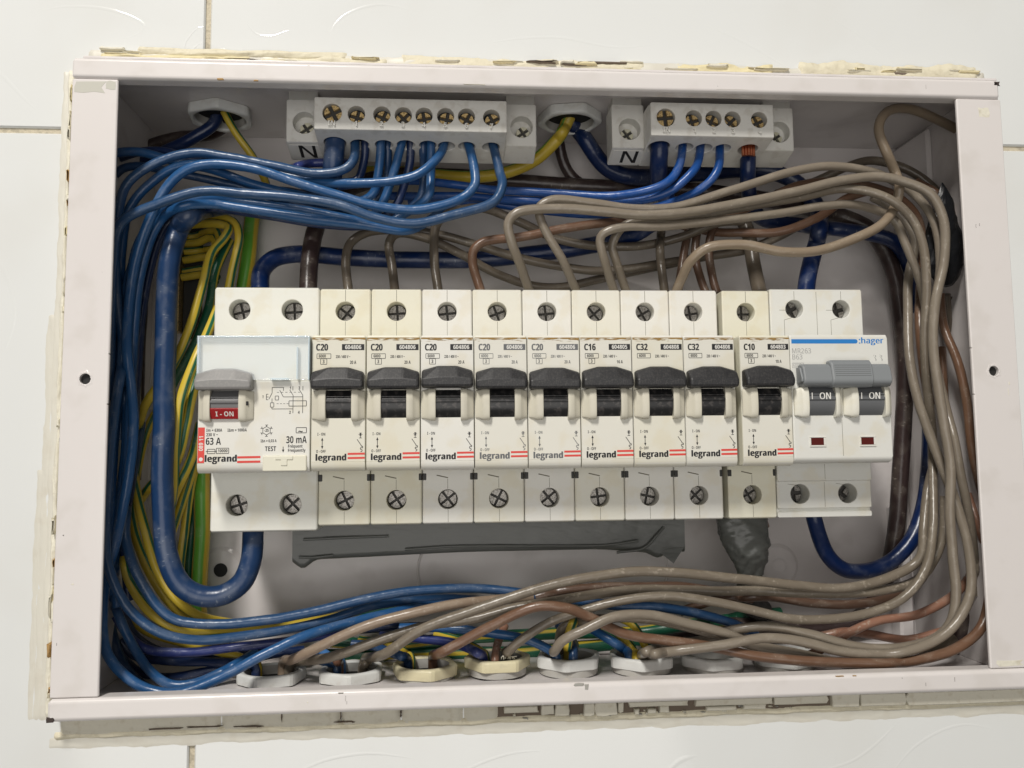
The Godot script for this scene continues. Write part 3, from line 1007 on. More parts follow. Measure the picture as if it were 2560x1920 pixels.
# ---------------------------------------------------------------- conduit nuts
func nut(label: String, c: Vector3, r_out: float, turn: float, m: Material, hanging := false, gap := 0.0) -> void:
	var o := thing("conduit_nut", label, "conduit nut", c, "white conduit nuts")
	var mb := Mb.new()
	var k := 60
	var hh := 3.9
	if hanging:
		mb.xf = Transform3D(Basis(Vector3(1, 0, 0), PI), Vector3.ZERO)
	var prof := []
	for i in k:
		var a := TAU * i / k
		var f := fposmod(a + turn, PI / 3) - PI / 6
		var ro := minf(r_out * 0.885 / cos(f), r_out * 0.985)
		var d := V(cos(a), 0, sin(a))
		var ri := r_out * 0.72
		prof.append([d * (ri + 0.1), d * (ri + 0.5) + V(0, hh - 0.1, 0), d * (ri + 1.0) + V(0, hh, 0), d * (ro - 0.7) + V(0, hh, 0), d * (ro - 0.15) + V(0, hh - 0.35, 0), d * ro + V(0, hh - 0.9, 0), d * (ro - 0.1) + V(0, 0.2, 0), d * (ro - 0.5)])
	var nn := [V(-1, 0, 0), V(-0.8, 0.5, 0), V(-0.2, 1, 0), V(0.15, 1, 0), V(0.7, 0.7, 0), V(1, 0.15, 0), V(1, 0, 0), V(0.6, -0.7, 0)]
	for i in k:
		var j := (i + 1) % k
		var a := TAU * i / k
		var b := TAU * j / k
		# flat side normals come from the outline itself
		var side: Vector3 = prof[j][5] - prof[i][5]
		var sn := V(side.z, 0, -side.x).normalized()
		for q in 7:
			var ca := V(cos(a), 0, sin(a))
			var cb := V(cos(b), 0, sin(b))
			var n0: Vector3 = nn[q]
			var n1: Vector3 = nn[q + 1]
			var ua := sn if q >= 3 else ca
			var ub := sn if q >= 3 else cb
			mb.quad(prof[i][q], prof[j][q], prof[j][q + 1], prof[i][q + 1], ua * n0.x + V(0, n0.y, 0), ub * n0.x + V(0, n0.y, 0), ub * n1.x + V(0, n1.y, 0), ua * n1.x + V(0, n1.y, 0))
	part(o, "ring", mb, m)
	var sl := Mb.new()
	sl.xf = mb.xf
	for i in k:
		var a := TAU * i / k
		var b := TAU * (i + 1) / k
		var ca := V(cos(a), 0, sin(a))
		var cb := V(cos(b), 0, sin(b))
		var ri := r_out * 0.72
		sl.quad(ca * ri + V(0, hh - 0.6, 0), cb * ri + V(0, hh - 0.6, 0), cb * ri - V(0, 2.0, 0), ca * ri - V(0, 2.0, 0), -ca, -cb, -cb, -ca)
		if gap > 0.0:
			sl.quad(ca * r_out * 0.86, cb * r_out * 0.86, cb * r_out * 0.86 - V(0, gap + 0.3, 0), ca * r_out * 0.86 - V(0, gap + 0.3, 0), ca, cb, cb, ca)
	part(o, "sleeve", sl, M.nut_dull)
	var hole := Mb.new()
	hole.xf = mb.xf
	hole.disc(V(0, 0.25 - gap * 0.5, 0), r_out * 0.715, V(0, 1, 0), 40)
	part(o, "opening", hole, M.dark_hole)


# ---------------------------------------------------------------- wires
func smooth(p: Array, step := 1.6) -> PackedVector3Array:
	var out := PackedVector3Array()
	var k := p.size()
	for i in k - 1:
		var p1: Vector3 = p[i]
		var p2: Vector3 = p[i + 1]
		var p0: Vector3 = p[i - 1] if i > 0 else p1 * 2.0 - p2
		var p3: Vector3 = p[i + 2] if i < k - 2 else p2 * 2.0 - p1
		var t1 := sqrt(p0.distance_to(p1))
		var t2 := t1 + sqrt(p1.distance_to(p2))
		var t3 := t2 + sqrt(p2.distance_to(p3))
		var n := maxi(1, roundi(p1.distance_to(p2) / step))
		for j in n:
			var t := lerpf(t1, t2, float(j) / n)
			var a1 := p0 * ((t1 - t) / t1) + p1 * (t / t1)
			var a2 := p1 * ((t2 - t) / (t2 - t1)) + p2 * ((t - t1) / (t2 - t1))
			var a3 := p2 * ((t3 - t) / (t3 - t2)) + p3 * ((t - t2) / (t3 - t2))
			var b1 := a1 * ((t2 - t) / t2) + a2 * (t / t2)
			var b2 := a2 * ((t3 - t) / (t3 - t1)) + a3 * ((t - t1) / (t3 - t1))
			out.append(b1 * ((t2 - t) / (t2 - t1)) + b2 * ((t - t1) / (t2 - t1)))
	out.append(p[k - 1])
	return out


func wire(called: String, colour: String, r: float, label: String, group: String, p: Array) -> void:
	var path := smooth(p)
	# insulation is never perfectly straight: a very small wander
	for i in path.size():
		path[i] += V(noise.get_noise_3dv(path[i] * 1.0), noise.get_noise_3dv(path[i] + V(71, 0, 0)), noise.get_noise_3dv(path[i] + V(0, 53, 0))) * 0.14
	var mb := Mb.new()
	var base: Vector3 = path[0]
	mb.xf = Transform3D(Basis(), -base)
	mb.tube(path, r, 14 if r < 2.2 else 20, 0.003 if colour in ["yg", "yg2", "green"] else 0.0, 120.0, 1.0, rng.randf())
	var o := part(self, called, mb, M[colour])
	o.position = base * MM
	var cat := "cable" if called.ends_with("cable") else "wire"
	tag(o, label, cat, group)


# ---------------------------------------------------------------- the wall and the box in it
func tile(wall: Node3D, pts: Array) -> MeshInstance3D:
	var p := PackedVector2Array()
	for q in pts:
		p.append(Vector2(q[0], q[1]))
	var mb := Mb.new()
	# prism runs along x: turn it so that it runs along z
	mb.xf = Transform3D(Basis(Vector3(0, 0, 1), Vector3(0, 1, 0), Vector3(1, 0, 0)), Vector3.ZERO)
	mb.prism(p, 5.0, 13.0, 0.55)
	return part(wall, "tile", mb, M.tile_glaze)


# faint embossed tendril on the glaze: a low rounded ridge along a curve
func tendril(on: Node3D, pts: Array, wide: float, high: float) -> void:
	var path := smooth(pts, 1.5)
	var mb := Mb.new()
	var k := path.size()
	var rings := []
	for i in k:
		var tg := (path[mini(i + 1, k - 1)] - path[maxi(i - 1, 0)]).normalized()
		var s := V(-tg.y, tg.x, 0)
		var f := sin(PI * clampf((i + 0.6) / (k + 0.2), 0, 1))
		var ring := []
		for j in 7:
			var q := -1.0 + j / 3.0
			ring.append(path[i] + s * q * wide * (0.25 + 0.75 * f) + V(0, 0, 0.55 * high * f * (0.5 + 0.5 * cos(PI * q)) - 0.02))
		rings.append(ring)
	for i in k - 1:
		for j in 6:
			var na: Vector3 = V(0, 0, 1)
			var g0: Vector3 = (rings[i][j + 1] - rings[i][j]).cross(rings[i + 1][j] - rings[i][j]).normalized()
			if g0.z < 0:
				g0 = -g0
			var a0 := (g0 + na * 0.4).normalized()
			mb.quad(rings[i][j], rings[i][j + 1], rings[i + 1][j + 1], rings[i + 1][j], a0, a0, a0, a0)
	part(on, "raised_tendril", mb, M.tile_glaze)


# an uneven strip of sealant or filler along x or y
func bead(upright: bool, a0: float, a1: float, b0: float, b1: float, z0: float, high: float, rag: float, sd: int) -> Mb:
	var mb := Mb.new()
	var f := FastNoiseLite.new()
	f.seed = sd
	f.frequency = 0.045
	f.fractal_octaves = 4
	var k := maxi(3, int((a1 - a0) / 1.2))
	var m := 7
	var grid := []
	for i in k + 1:
		var a := lerpf(a0, a1, float(i) / k)
		var e0 := b0 + f.get_noise_2d(a, 10) * rag * 0.4
		var e1 := b1 + f.get_noise_2d(a, 50) * rag + f.get_noise_2d(a * 5.0, 90) * rag * 0.4
		var row := []
		for j in m + 1:
			var q := float(j) / m
			var h := high * pow(sin(PI * clampf(q * 0.96 + 0.02, 0, 1)), 0.35) * (0.75 + 0.5 * f.get_noise_2d(a * 1.5, 200 + q * 30.0)) - 0.05
			if i == 0 or i == k:
				h = -0.1
			var b := lerpf(e0, e1, q)
			row.append(V(b, a, z0 + h) if upright else V(a, b, z0 + h))
		grid.append(row)
	var nor := []
	for i in k + 1:
		var row := []
		for j in m + 1:
			var g: Vector3 = (grid[mini(i + 1, k)][j] - grid[maxi(i - 1, 0)][j]).cross(grid[i][mini(j + 1, m)] - grid[i][maxi(j - 1, 0)]).normalized()
			row.append(g if g.z > 0 else -g)
		nor.append(row)
	for i in k:
		for j in m:
			mb.quad(grid[i][j], grid[i + 1][j], grid[i + 1][j + 1], grid[i][j + 1], nor[i][j], nor[i + 1][j], nor[i + 1][j + 1], nor[i][j + 1])
	return mb


# a ragged thin flake or lump: an irregular outline with thickness
func lump(cx: float, cy: float, w: float, h: float, z0: float, z1: float, sd: int, jag := 0.25) -> Mb:
	var r := RandomNumberGenerator.new()
	r.seed = sd
	var p := PackedVector2Array()
	var base := [Vector2(-1, -1), Vector2(-0.3, -1), Vector2(0.35, -1), Vector2(1, -1), Vector2(1, -0.1), Vector2(1, 1), Vector2(0.4, 1), Vector2(-0.25, 1), Vector2(-1, 1), Vector2(-1, 0.1)]
	for q in base:
		p.append(Vector2(cx + (q.x + r.randf_range(-jag, jag)) * w / 2.0, cy + (q.y + r.randf_range(-jag, jag)) * h / 2.0))
	var mb := Mb.new()
	mb.xf = Transform3D(Basis(Vector3(0, 0, 1), Vector3(0, 1, 0), Vector3(1, 0, 0)), Vector3.ZERO)
	mb.prism(p, z0, z1, minf(0.3, (z1 - z0) * 0.4))
	return mb


func build_wall() -> void:
	var wall := Node3D.new()
	wall.name = "wall"
	add_child(wall, true)
	wall.set_meta("kind", "structure")
	var X0 := -43.0
	var X1 := 277.5
	var Y0 := -98.5
	var Y1 := 114.8
	var gr := Mb.new()
	gr.rbox(-420, X0, -420, 420, 4.0, 12.1, 0.05)
	gr.rbox(X1, 620, -420, 420, 4.0, 12.1, 0.05)
	gr.rbox(X0, X1, Y1, 420, 4.0, 12.1, 0.05)
	gr.rbox(X0, X1, -420, Y0, 4.0, 12.1, 0.05)
	part(wall, "grout", gr, M.grout)
	var gx := -1.0
	var gy := 91.0
	var hw := 0.85
	var t1 := tile(wall, [[-320, 330], [gx - hw, 330], [gx - hw, Y1], [X0, Y1], [X0, gy + hw], [-320, gy + hw]])
	var t2 := tile(wall, [[gx + hw, 330], [520, 330], [520, gy + hw], [X1, gy + hw], [X1, Y1], [gx + hw, Y1]])
	var t3 := tile(wall, [[-320, gy - hw], [X0, gy - hw], [X0, Y0], [gx - hw, Y0], [gx - hw, -320], [-320, -320]])
	var t4 := tile(wall, [[X1, gy - hw], [520, gy - hw], [520, -320], [gx + hw, -320], [gx + hw, Y0], [X1, Y0]])
	var z := 13.0
	tendril(t1, [V(-9, 117, z), V(-8, 123, z), V(-4, 128, z), V(-2.4, 128.4, z)], 0.55, 0.22)
	tendril(t1, [V(-7, 117.5, z), V(-5, 121, z), V(-2.5, 123, z)], 0.5, 0.25)
	tendril(t1, [V(-62, 130, z), V(-48, 134, z), V(-32, 133, z), V(-22, 128, z), V(-26, 124, z), V(-36, 124, z)], 1.0, 0.13)
	tendril(t1, [V(-85, 120, z), V(-70, 112, z), V(-58, 100, z), V(-52, 95, z)], 1.2, 0.14)
	tendril(t2, [V(12, 130, z), V(15, 126.5, z), V(20, 125.6, z), V(26, 128, z)], 0.6, 0.28)
	tendril(t2, [V(3, 121, z), V(9, 119, z), V(16, 118.5, z), V(24, 119.5, z)], 0.7, 0.26)
	tendril(t2, [V(38, 124, z), V(44, 133, z), V(56, 138, z), V(70, 136, z)], 0.9, 0.16)
	tendril(t2, [V(84, 122, z), V(98, 126, z), V(118, 128, z), V(140, 125, z), V(162, 128, z)], 0.9, 0.14)
	tendril(t2, [V(170, 135, z), V(188, 127, z), V(200, 120, z), V(206, 118, z)], 1.0, 0.14)
	tendril(t2, [V(215, 140, z), V(228, 132, z), V(236, 125, z), V(233, 120, z)], 0.9, 0.14)
	tendril(t3, [V(-80, 60, z), V(-66, 48, z), V(-60, 30, z), V(-64, 12, z)], 1.1, 0.15)
	tendril(t3, [V(-90, -20, z), V(-76, -8, z), V(-66, -12, z), V(-62, -26, z)], 1.1, 0.15)
	tendril(t3, [V(-70, -110, z), V(-50, -118, z), V(-30, -114, z), V(-18, -120, z)], 0.9, 0.14)
	tendril(t4, [V(20, -128, z), V(34, -116, z), V(52, -112, z), V(74, -115, z)], 0.9, 0.15)
	tendril(t4, [V(70, -130, z), V(82, -120, z), V(98, -114, z), V(116, -113, z)], 0.9, 0.13)
	tendril(t4, [V(196, -124, z), V(214, -120, z), V(228, -110, z), V(233, -104, z)], 0.9, 0.15)
	tendril(t4, [V(222, -130, z), V(236, -116, z), V(252, -110, z), V(268, -113, z)], 0.9, 0.15)
	# a small leaf pressed into the tile below the box
	tendril(t4, [V(150, -122, z), V(155, -118, z), V(161, -116.5, z)], 1.5, 0.2)
	tendril(t4, [V(150, -122, z), V(146, -127, z), V(141, -130, z)], 0.5, 0.2)


func build_sealant() -> void:
	var z := 12.9
	var top := thing("old_sealant", "flaking cream sealant along the top edge of the box, broken off in places", "sealant", V(120, 114, 13), "old sealant round the box")
	var off := Transform3D(Basis(), V(-120, -114, -13))
	var k := 0
	for s in [[-40.0, 275.0, 113.5, 119.2, 1.1, 0.7, "smear"], [-36.0, 14.0, 114.6, 117.6, 3.0, 0.6, "sealant_yellow"], [-24.0, 46.0, 117.4, 120.2, 1.8, 0.6, "sealant"], [16.0, 60.0, 114.8, 118.4, 1.9, 1.6, "sealant"], [64.0, 150.0, 114.8, 119.6, 1.5, 1.6, "sealant"], [160.0, 196.0, 115.0, 119.4, 1.7, 1.5, "sealant_yellow"], [205.0, 272.0, 115.0, 121.0, 1.9, 1.7, "sealant"]]:
		var mb := bead(false, s[0], s[1], s[2], s[3], z, s[4], s[5], 300 + k)
		var o := part(top, "bead", mb, M[s[6]])
		o.position = V(-120, -114, -13) * MM
		k += 1
	var r := RandomNumberGenerator.new()
	r.seed = 77
	for i in 46:
		var x := r.randf_range(-38, 272)
		var mb := lump(x, r.randf_range(115.4, 119.6), r.randf_range(2, 12), r.randf_range(0.4, 1.2), 13.2, r.randf_range(14.2, 15.2), 900 + i, 0.35)
		var o := part(top, "flake", mb, M[["flake", "sealant_yellow", "sealant", "gap_dark"][i % 4 if i % 8 != 3 else 3]] if i % 8 == 3 or i % 4 != 3 else M.flake)
		o.position = V(-120, -114, -13) * MM
	# left side: two thin beads with cracks, and a smeared film on the tile
	var left := thing("old_sealant", "thin cracked sealant bead down the left edge of the box", "sealant", V(-43, 0, 13), "old sealant round the box")
	for s in [[-97.0, 113.0, -41.6, -43.6, 3.2, 0.5, "sealant"], [-98.0, 112.0, -43.9, -45.6, 1.4, 0.6, "flake"], [-99.0, 112.0, -45.0, -47.6, 0.40, 0.8, "smear"], [-99.0, 30.0, -47.0, -49.6, 0.34, 0.9, "smear"], [-99.0, -20.0, -49.0, -51.2, 0.32, 0.8, "smear"]]:
		var o := part(left, "bead", bead(true, s[0], s[1], s[2], s[3], z, s[4], s[5], 400 + k), M[s[6]])
		o.position = V(43, 0, -13) * MM
		k += 1
	for i in 30:
		var y := r.randf_range(-95, 110)
		var o := part(left, "flake", lump(-43.6 + r.randf_range(-0.7, 0.7), y, r.randf_range(0.5, 1.2), r.randf_range(1.0, 6.0), 13.4, r.randf_range(15.0, 16.6), 1200 + i, 0.35), M[["flake", "sealant", "flake", "sealant_yellow", "rust_stain"][i % 5]])
		o.position = V(43, 0, -13) * MM
	# right side
	var right := thing("old_sealant", "thin dirty sealant bead down the right edge of the box", "sealant", V(276, 0, 13), "old sealant round the box")
	for s in [[-97.0, 113.0, 274.5, 277.0, 2.4, 0.8, "smear"], [-97.0, 108.0, 276.8, 278.6, 0.9, 0.9, "sealant"]]:
		var o := part(right, "bead", bead(true, s[0], s[1], s[2], s[3], z, s[4], s[5], 500 + k), M[s[6]])
		o.position = V(-276, 0, -13) * MM
		k += 1
	for i in 18:
		var o := part(right, "flake", lump(276.6 + r.randf_range(-0.8, 0.8), r.randf_range(-90, 108), r.randf_range(0.5, 1.4), r.randf_range(0.8, 5.0), 13.4, r.randf_range(14.4, 15.6), 1500 + i, 0.35), M[["flake", "rust_stain", "gap_dark"][i % 3]])
		o.position = V(-276, 0, -13) * MM
	# below: broken pieces of filler with dark gaps between them, and a smeared grey ledge
	var low := thing("joint_filler", "cracked row of pale filler pieces under the bottom bar of the box", "filler", V(120, -99, 13))
	var dark := Mb.new()
	dark.rbox(94, 276, -103.2, -96.0, 11.9, 13.2, 0.1)
	var d := part(low, "gap", dark, M.gap_dark)
	d.position = V(-120, 99, -13) * MM
	for s in [[-43.0, 276.0, -102.0, -104.2, 1.0, 0.5, "sealant"], [-45.0, 276.0, -103.4, -107.4, 0.36, 0.7, "smear"]]:
		var o := part(low, "bead", bead(false, s[0], s[1], s[2], s[3], z, s[4], s[5], 600 + k), M[s[6]])
		o.position = V(-120, 99, -13) * MM
		k += 1
	for s in [[-41.0, 8.0], [8.2, 45.3], [45.5, 64.3], [64.5, 84.3], [84.5, 95.8]]:
		var o := part(low, "filler_piece", bead(false, s[0], s[1], -96.8, -103.0, 13.0, 1.5, 0.35, 700 + k), M.filler)
		o.position = V(-120, 99, -13) * MM
		k += 1
	for c in [[-8.0, -101.8, 9.0, 0.3], [4.0, -101.6, 10.0, 0.35], [16.0, -102.0, 8.0, 0.25], [45.4, -99.6, 0.3, 3.4], [46.5, -101.6, 5.0, 0.3], [64.4, -99.8, 0.3, 2.8], [27.0, -99.6, 0.25, 2.2]]:
		var o := part(low, "crack", lump(c[0], c[1], c[2], c[3], 13.6, 14.62, 2600 + k, 0.45), M.gap_dark)
		o.position = V(-120, 99, -13) * MM
		k += 1
	for s in [[97.5, 108.5, -97.6, 2.0], [109.5, 113.5, -98.0, 3.0], [114.0, 118.5, -98.2, 3.4], [123.4, 126.8, -98.3, 4.0], [127.0, 134.5, -98.4, 4.2], [134.7, 136.4, -98.0, 3.2], [138.0, 158.0, -97.2, 1.7], [140.0, 141.6, -99.6, 1.6], [144.5, 147.2, -99.5, 1.5], [148.5, 151.5, -99.0, 2.2], [160.0, 186.0, -97.4, 2.2], [164.0, 174.0, -99.4, 1.4], [176.0, 184.0, -99.2, 1.6], [187.0, 205.0, -97.6, 2.6], [206.5, 216.0, -98.2, 4.2], [216.2, 232.0, -98.3, 4.1], [232.4, 276.0, -98.4, 4.4]]:
		var o := part(low, "filler_piece", lump((s[0] + s[1]) / 2.0, s[2] - 1.9, s[1] - s[0], s[3], 12.6, 15.2, 1800 + k, 0.13 if s[1] - s[0] < 9 else 0.05), M.filler)
		o.position = V(-120, 99, -13) * MM
		k += 1
	for i in 30:
		var o := part(low, "crumb", lump(r.randf_range(100, 200), r.randf_range(-102.6, -100.4), r.randf_range(0.4, 1.6), r.randf_range(0.3, 0.9), 12.7, r.randf_range(13.6, 14.6), 2200 + i, 0.4), M[["flake", "filler", "chip_grey"][i % 3]])
		o.position = V(-120, 99, -13) * MM


func build_box() -> void:
	var o := thing("distribution_box", "open white steel distribution box recessed in the tiled wall, its cover removed", "distribution box", V(118, 9, -48))
	var B := V(118, 9, -48)
	var off := Transform3D(Basis(), -B)
	var X0 := -38.0
	var X1 := 274.6
	var Y0 := -95.6
	var Y1 := 113.6
	# inside walls, each a sheet with thickness
	for s in [["back_panel", [X0 - 1, X1 + 1, Y0 - 1, Y1 + 1, -49.4, -48.0]], ["side_wall", [X0 - 1.2, X0, Y0, Y1, -48.0, 18.2]], ["side_wall", [X1, X1 + 1.2, Y0, Y1, -48.0, 18.2]], ["ceiling_wall", [X0 - 1.2, X1 + 1.2, Y1, Y1 + 1.0, -48.0, 18.2]], ["floor_wall", [X0 - 1.2, X1 + 1.2, Y0 - 1.2, Y0, -48.0, 18.4]]]:
		var mb := Mb.new()
		mb.xf = off
		var q: Array = s[1]
		mb.rbox(q[0], q[1], q[2], q[3], q[4], q[5], 0.3)
		part(o, s[0], mb, M.inner_paint)
	# pressed features of the back: two dimples with holes, a long knock-out outline, corner ledges
	for c in [V(-9.0, -61.0, -48), V(214.5, -64.0, -48)]:
		var dm := Mb.new()
		dm.xf = off
		var prev := []
		for ring in [[9.0, 0.05], [7.6, 1.4], [5.6, 2.2], [3.0, 2.2], [2.6, 1.2]]:
			var cur := []
			for i in 33:
				var a := TAU * i / 32.0
				cur.append(c + V(cos(a) * ring[0], sin(a) * ring[0], ring[1]))
			if prev:
				for i in 32:
					var nrm: Vector3 = (cur[i] - c) * (0.08 if ring[1] < 2.1 else 0.0) + V(0, 0, 1)
					var nr2: Vector3 = (cur[i + 1] - c) * (0.08 if ring[1] < 2.1 else 0.0) + V(0, 0, 1)
					dm.quad(prev[i], prev[i + 1], cur[i + 1], cur[i], nrm, nr2, nr2, nrm)
			prev = cur
		var dn := part(o, "pressed_dimple", dm, M.inner_paint)
		if c.x > 100.0:
			dm.disc(c + V(0, 0, 2.2), 3.1, V(0, 0, 1))
			dn.mesh = dm.mesh()
			continue
		var dh := Mb.new()
		dh.xf = off
		dh.disc(c + V(0, 0, 1.3), 2.7, V(0, 0, 1))
		part(dn, "screw_hole", dh, M.dark_hole)
	var ko := Mb.new()
	ko.xf = off
	var kp := PackedVector3Array()
	for q in [[75, -52], [70, -55], [67.6, -61], [67.8, -66], [70, -72], [76, -75], [118, -75.4], [160, -75.5], [166, -72.5], [168.6, -66.5], [168, -60], [165, -55], [158, -52]]:
		kp.append(V(q[0], q[1], -48.1))
	ko.tube(smooth(Array(kp), 2.0), 0.6, 8)
	part(o, "knock_out_ridge", ko, M.inner_paint)
	for s in [[262.0, 268.0, -95.5, -40.0, -48.0, -40.0], [40.0, 274.0, -95.4, -93.8, -47.8, -38.0], [272.0, 274.5, -95.0, 112.0, -47.8, -20.0]]:
		var rd := Mb.new()
		rd.xf = off
		rd.rbox(s[0], s[1], s[2], s[3], s[4], s[5], 1.4)
		part(o, "pressed_ledge", rd, M.inner_paint)
	# the front frame
	var tb := Mb.new()
	tb.xf = off
	tb.rbox(-41.8, 275.2, 106.1, 113.1, 14.2, 20.2, 1.3)
	part(o, "top_bar", tb, M.box_paint)
	var bb := Mb.new()
	bb.xf = off
	bb.rbox(-42.0, 278.0, -97.2, -90.2, 13.0, 20.4, 1.6)
	part(o, "bottom_bar", bb, M.box_paint)
	for s in [[-41.6, -27.2, -34.3, 7.7, -41.6, -40.6], [259.2, 275.6, 266.7, 9.3, 274.4, 275.6]]:
		var lb := Mb.new()
		lb.xf = off
		lb.prism(PackedVector2Array([Vector2(18.3, -90.15), Vector2(19.2, -90.15), Vector2(19.55, -90.0), Vector2(19.7, -89.65), Vector2(19.7, s[3] - 8.0), Vector2(18.3, s[3] - 8.0)]), s[0], s[1], 0.35)
		lb.prism(PackedVector2Array([Vector2(18.3, 106.05), Vector2(19.2, 106.05), Vector2(19.55, 105.9), Vector2(19.7, 105.55), Vector2(19.7, s[3] + 8.0), Vector2(18.3, s[3] + 8.0)]), s[0], s[1], 0.35)
		lb.plate_hole(s[0] + 0.35, s[1] - 0.35, s[3] - 8.0, s[3] + 8.0, 19.7, s[2], s[3], 1.75, 1.3)
		lb.prism(PackedVector2Array([Vector2(18.3, s[3] - 8.0), Vector2(19.7, s[3] - 8.0), Vector2(19.7, s[3] + 8.0), Vector2(18.3, s[3] + 8.0)]), s[0], s[1], 0.35, [0, 1, 2])
		lb.rbox(s[4], s[5], -90.15, 106.05, 13.0, 19.5, 0.4)
		var side := part(o, "side_bar", lb, M.box_paint)
		var hb := Mb.new()
		hb.xf = off
		hb.disc(V(s[2], s[3], 18.5), 1.74, V(0, 0, 1))
		part(side, "screw_hole", hb, M.dark_hole)
		var lip := Mb.new()
		lip.xf = off
		var burr := []
		for i in 40:
			var a := TAU * i / 40.0
			var rr := 2.0 + 0.25 * sin(i * 2.3) + 0.2 * sin(i * 5.1)
			burr.append([V(s[2] + cos(a) * 1.74, s[3] + sin(a) * 1.74, 19.78), V(s[2] + cos(a) * rr, s[3] + sin(a) * rr, 19.93), V(s[2] + cos(a) * (rr + 0.5), s[3] + sin(a) * (rr + 0.5), 19.70)])
		for i in 40:
			var p: Array = burr[i]
			var q: Array = burr[(i + 1) % 40]
			var od := V(cos(TAU * i / 40.0), sin(TAU * i / 40.0), 0)
			lip.quad(p[0], q[0], q[1], p[1], V(0, 0, 1) - od * 0.4, V(0, 0, 1) - od * 0.4, V(0, 0, 1), V(0, 0, 1))
			lip.quad(p[1], q[1], q[2], p[2], V(0, 0, 1), V(0, 0, 1), V(0, 0, 1) + od * 0.4, V(0, 0, 1) + od * 0.4)
		part(side, "hole_burr", lip, M.box_paint)
	# scratches, chips and bared filler on the frame
	var chips := [[-36.0, 103.2, 9.0, 4.2, 19.65, "bare_plaster", 1], [-29.5, 104.0, 3.4, 3.0, 19.65, "bare_plaster", 2], [-40.9, -96.2, 2.4, 1.6, 20.35, "chip_dark", 3], [274.2, 111.6, 2.2, 1.5, 20.1, "chip_dark", 4],
		[5.5, 106.7, 2.0, 0.7, 20.12, "rust_stain", 5], [17.0, 106.5, 1.5, 0.5, 20.12, "rust_stain", 6], [248.0, 109.8, 0.5, 1.6, 20.15, "chip_grey", 7], [263.5, 60.0, 0.25, 1.4, 19.66, "chip_dark", 8], [264.8, 60.6, 0.2, 1.0, 19.66, "chip_dark", 9],
		[121.0, -90.9, 2.8, 1.0, 20.3, "chip_grey", 10], [123.5, -91.6, 1.3, 1.8, 20.35, "chip_grey", 11], [47.6, -92.6, 0.4, 1.8, 20.36, "chip_grey", 12], [48.0, -94.0, 0.5, 1.0, 20.36, "chip_grey", 13], [46.2, -91.1, 1.6, 0.4, 20.33, "chip_grey", 14],
		[228.0, -92.0, 0.25, 0.7, 20.37, "chip_dark", 15], [246.0, -93.0, 0.18, 1.5, 20.37, "chip_dark", 16], [236.0, -94.2, 0.25, 1.3, 20.37, "chip_dark", 17], [207.0, -90.8, 2.6, 0.35, 20.3, "rust_stain", 18], [212.0, -90.8, 1.2, 0.3, 20.3, "rust_stain", 19],
		[-40.0, -74.0, 0.3, 1.0, 19.66, "chip_dark", 20], [-30.2, 42.0, 0.3, 0.3, 19.66, "chip_dark", 21], [-39.2, -41.0, 0.6, 0.5, 19.66, "chip_dark", 22], [-36.0, -56.0, 0.9, 0.6, 19.66, "flake", 23], [269.0, 101.0, 4.5, 3.6, 19.62, "flake", 24], [266.0, -88.5, 9.0, 2.2, 19.64, "flake", 25], [271.5, 2.0, 0.4, 2.6, 19.66, "flake", 26], [272.0, 5.0, 0.6, 1.2, 19.66, "flake", 27], [89.0, 106.9, 7.0, 0.35, 20.1, "flake", 28], [178.0, 107.2, 12.0, 0.3, 20.1, "flake", 29], [36.0, -93.5, 0.5, 0.6, 20.36, "flake", 30], [173.0, 108.3, 0.3, 0.8, 20.14, "chip_grey", 31], [34.0, 112.0, 1.2, 0.3, 20.1, "chip_dark", 32]]
	for c in chips:
		var mb := lump(c[0], c[1], c[2], c[3], c[4] - 0.3, c[4] + 0.1, 3000 + c[6], 0.2)
		var po := part(o, "chipped_paint", mb, M[c[5]])
		po.position = -B * MM


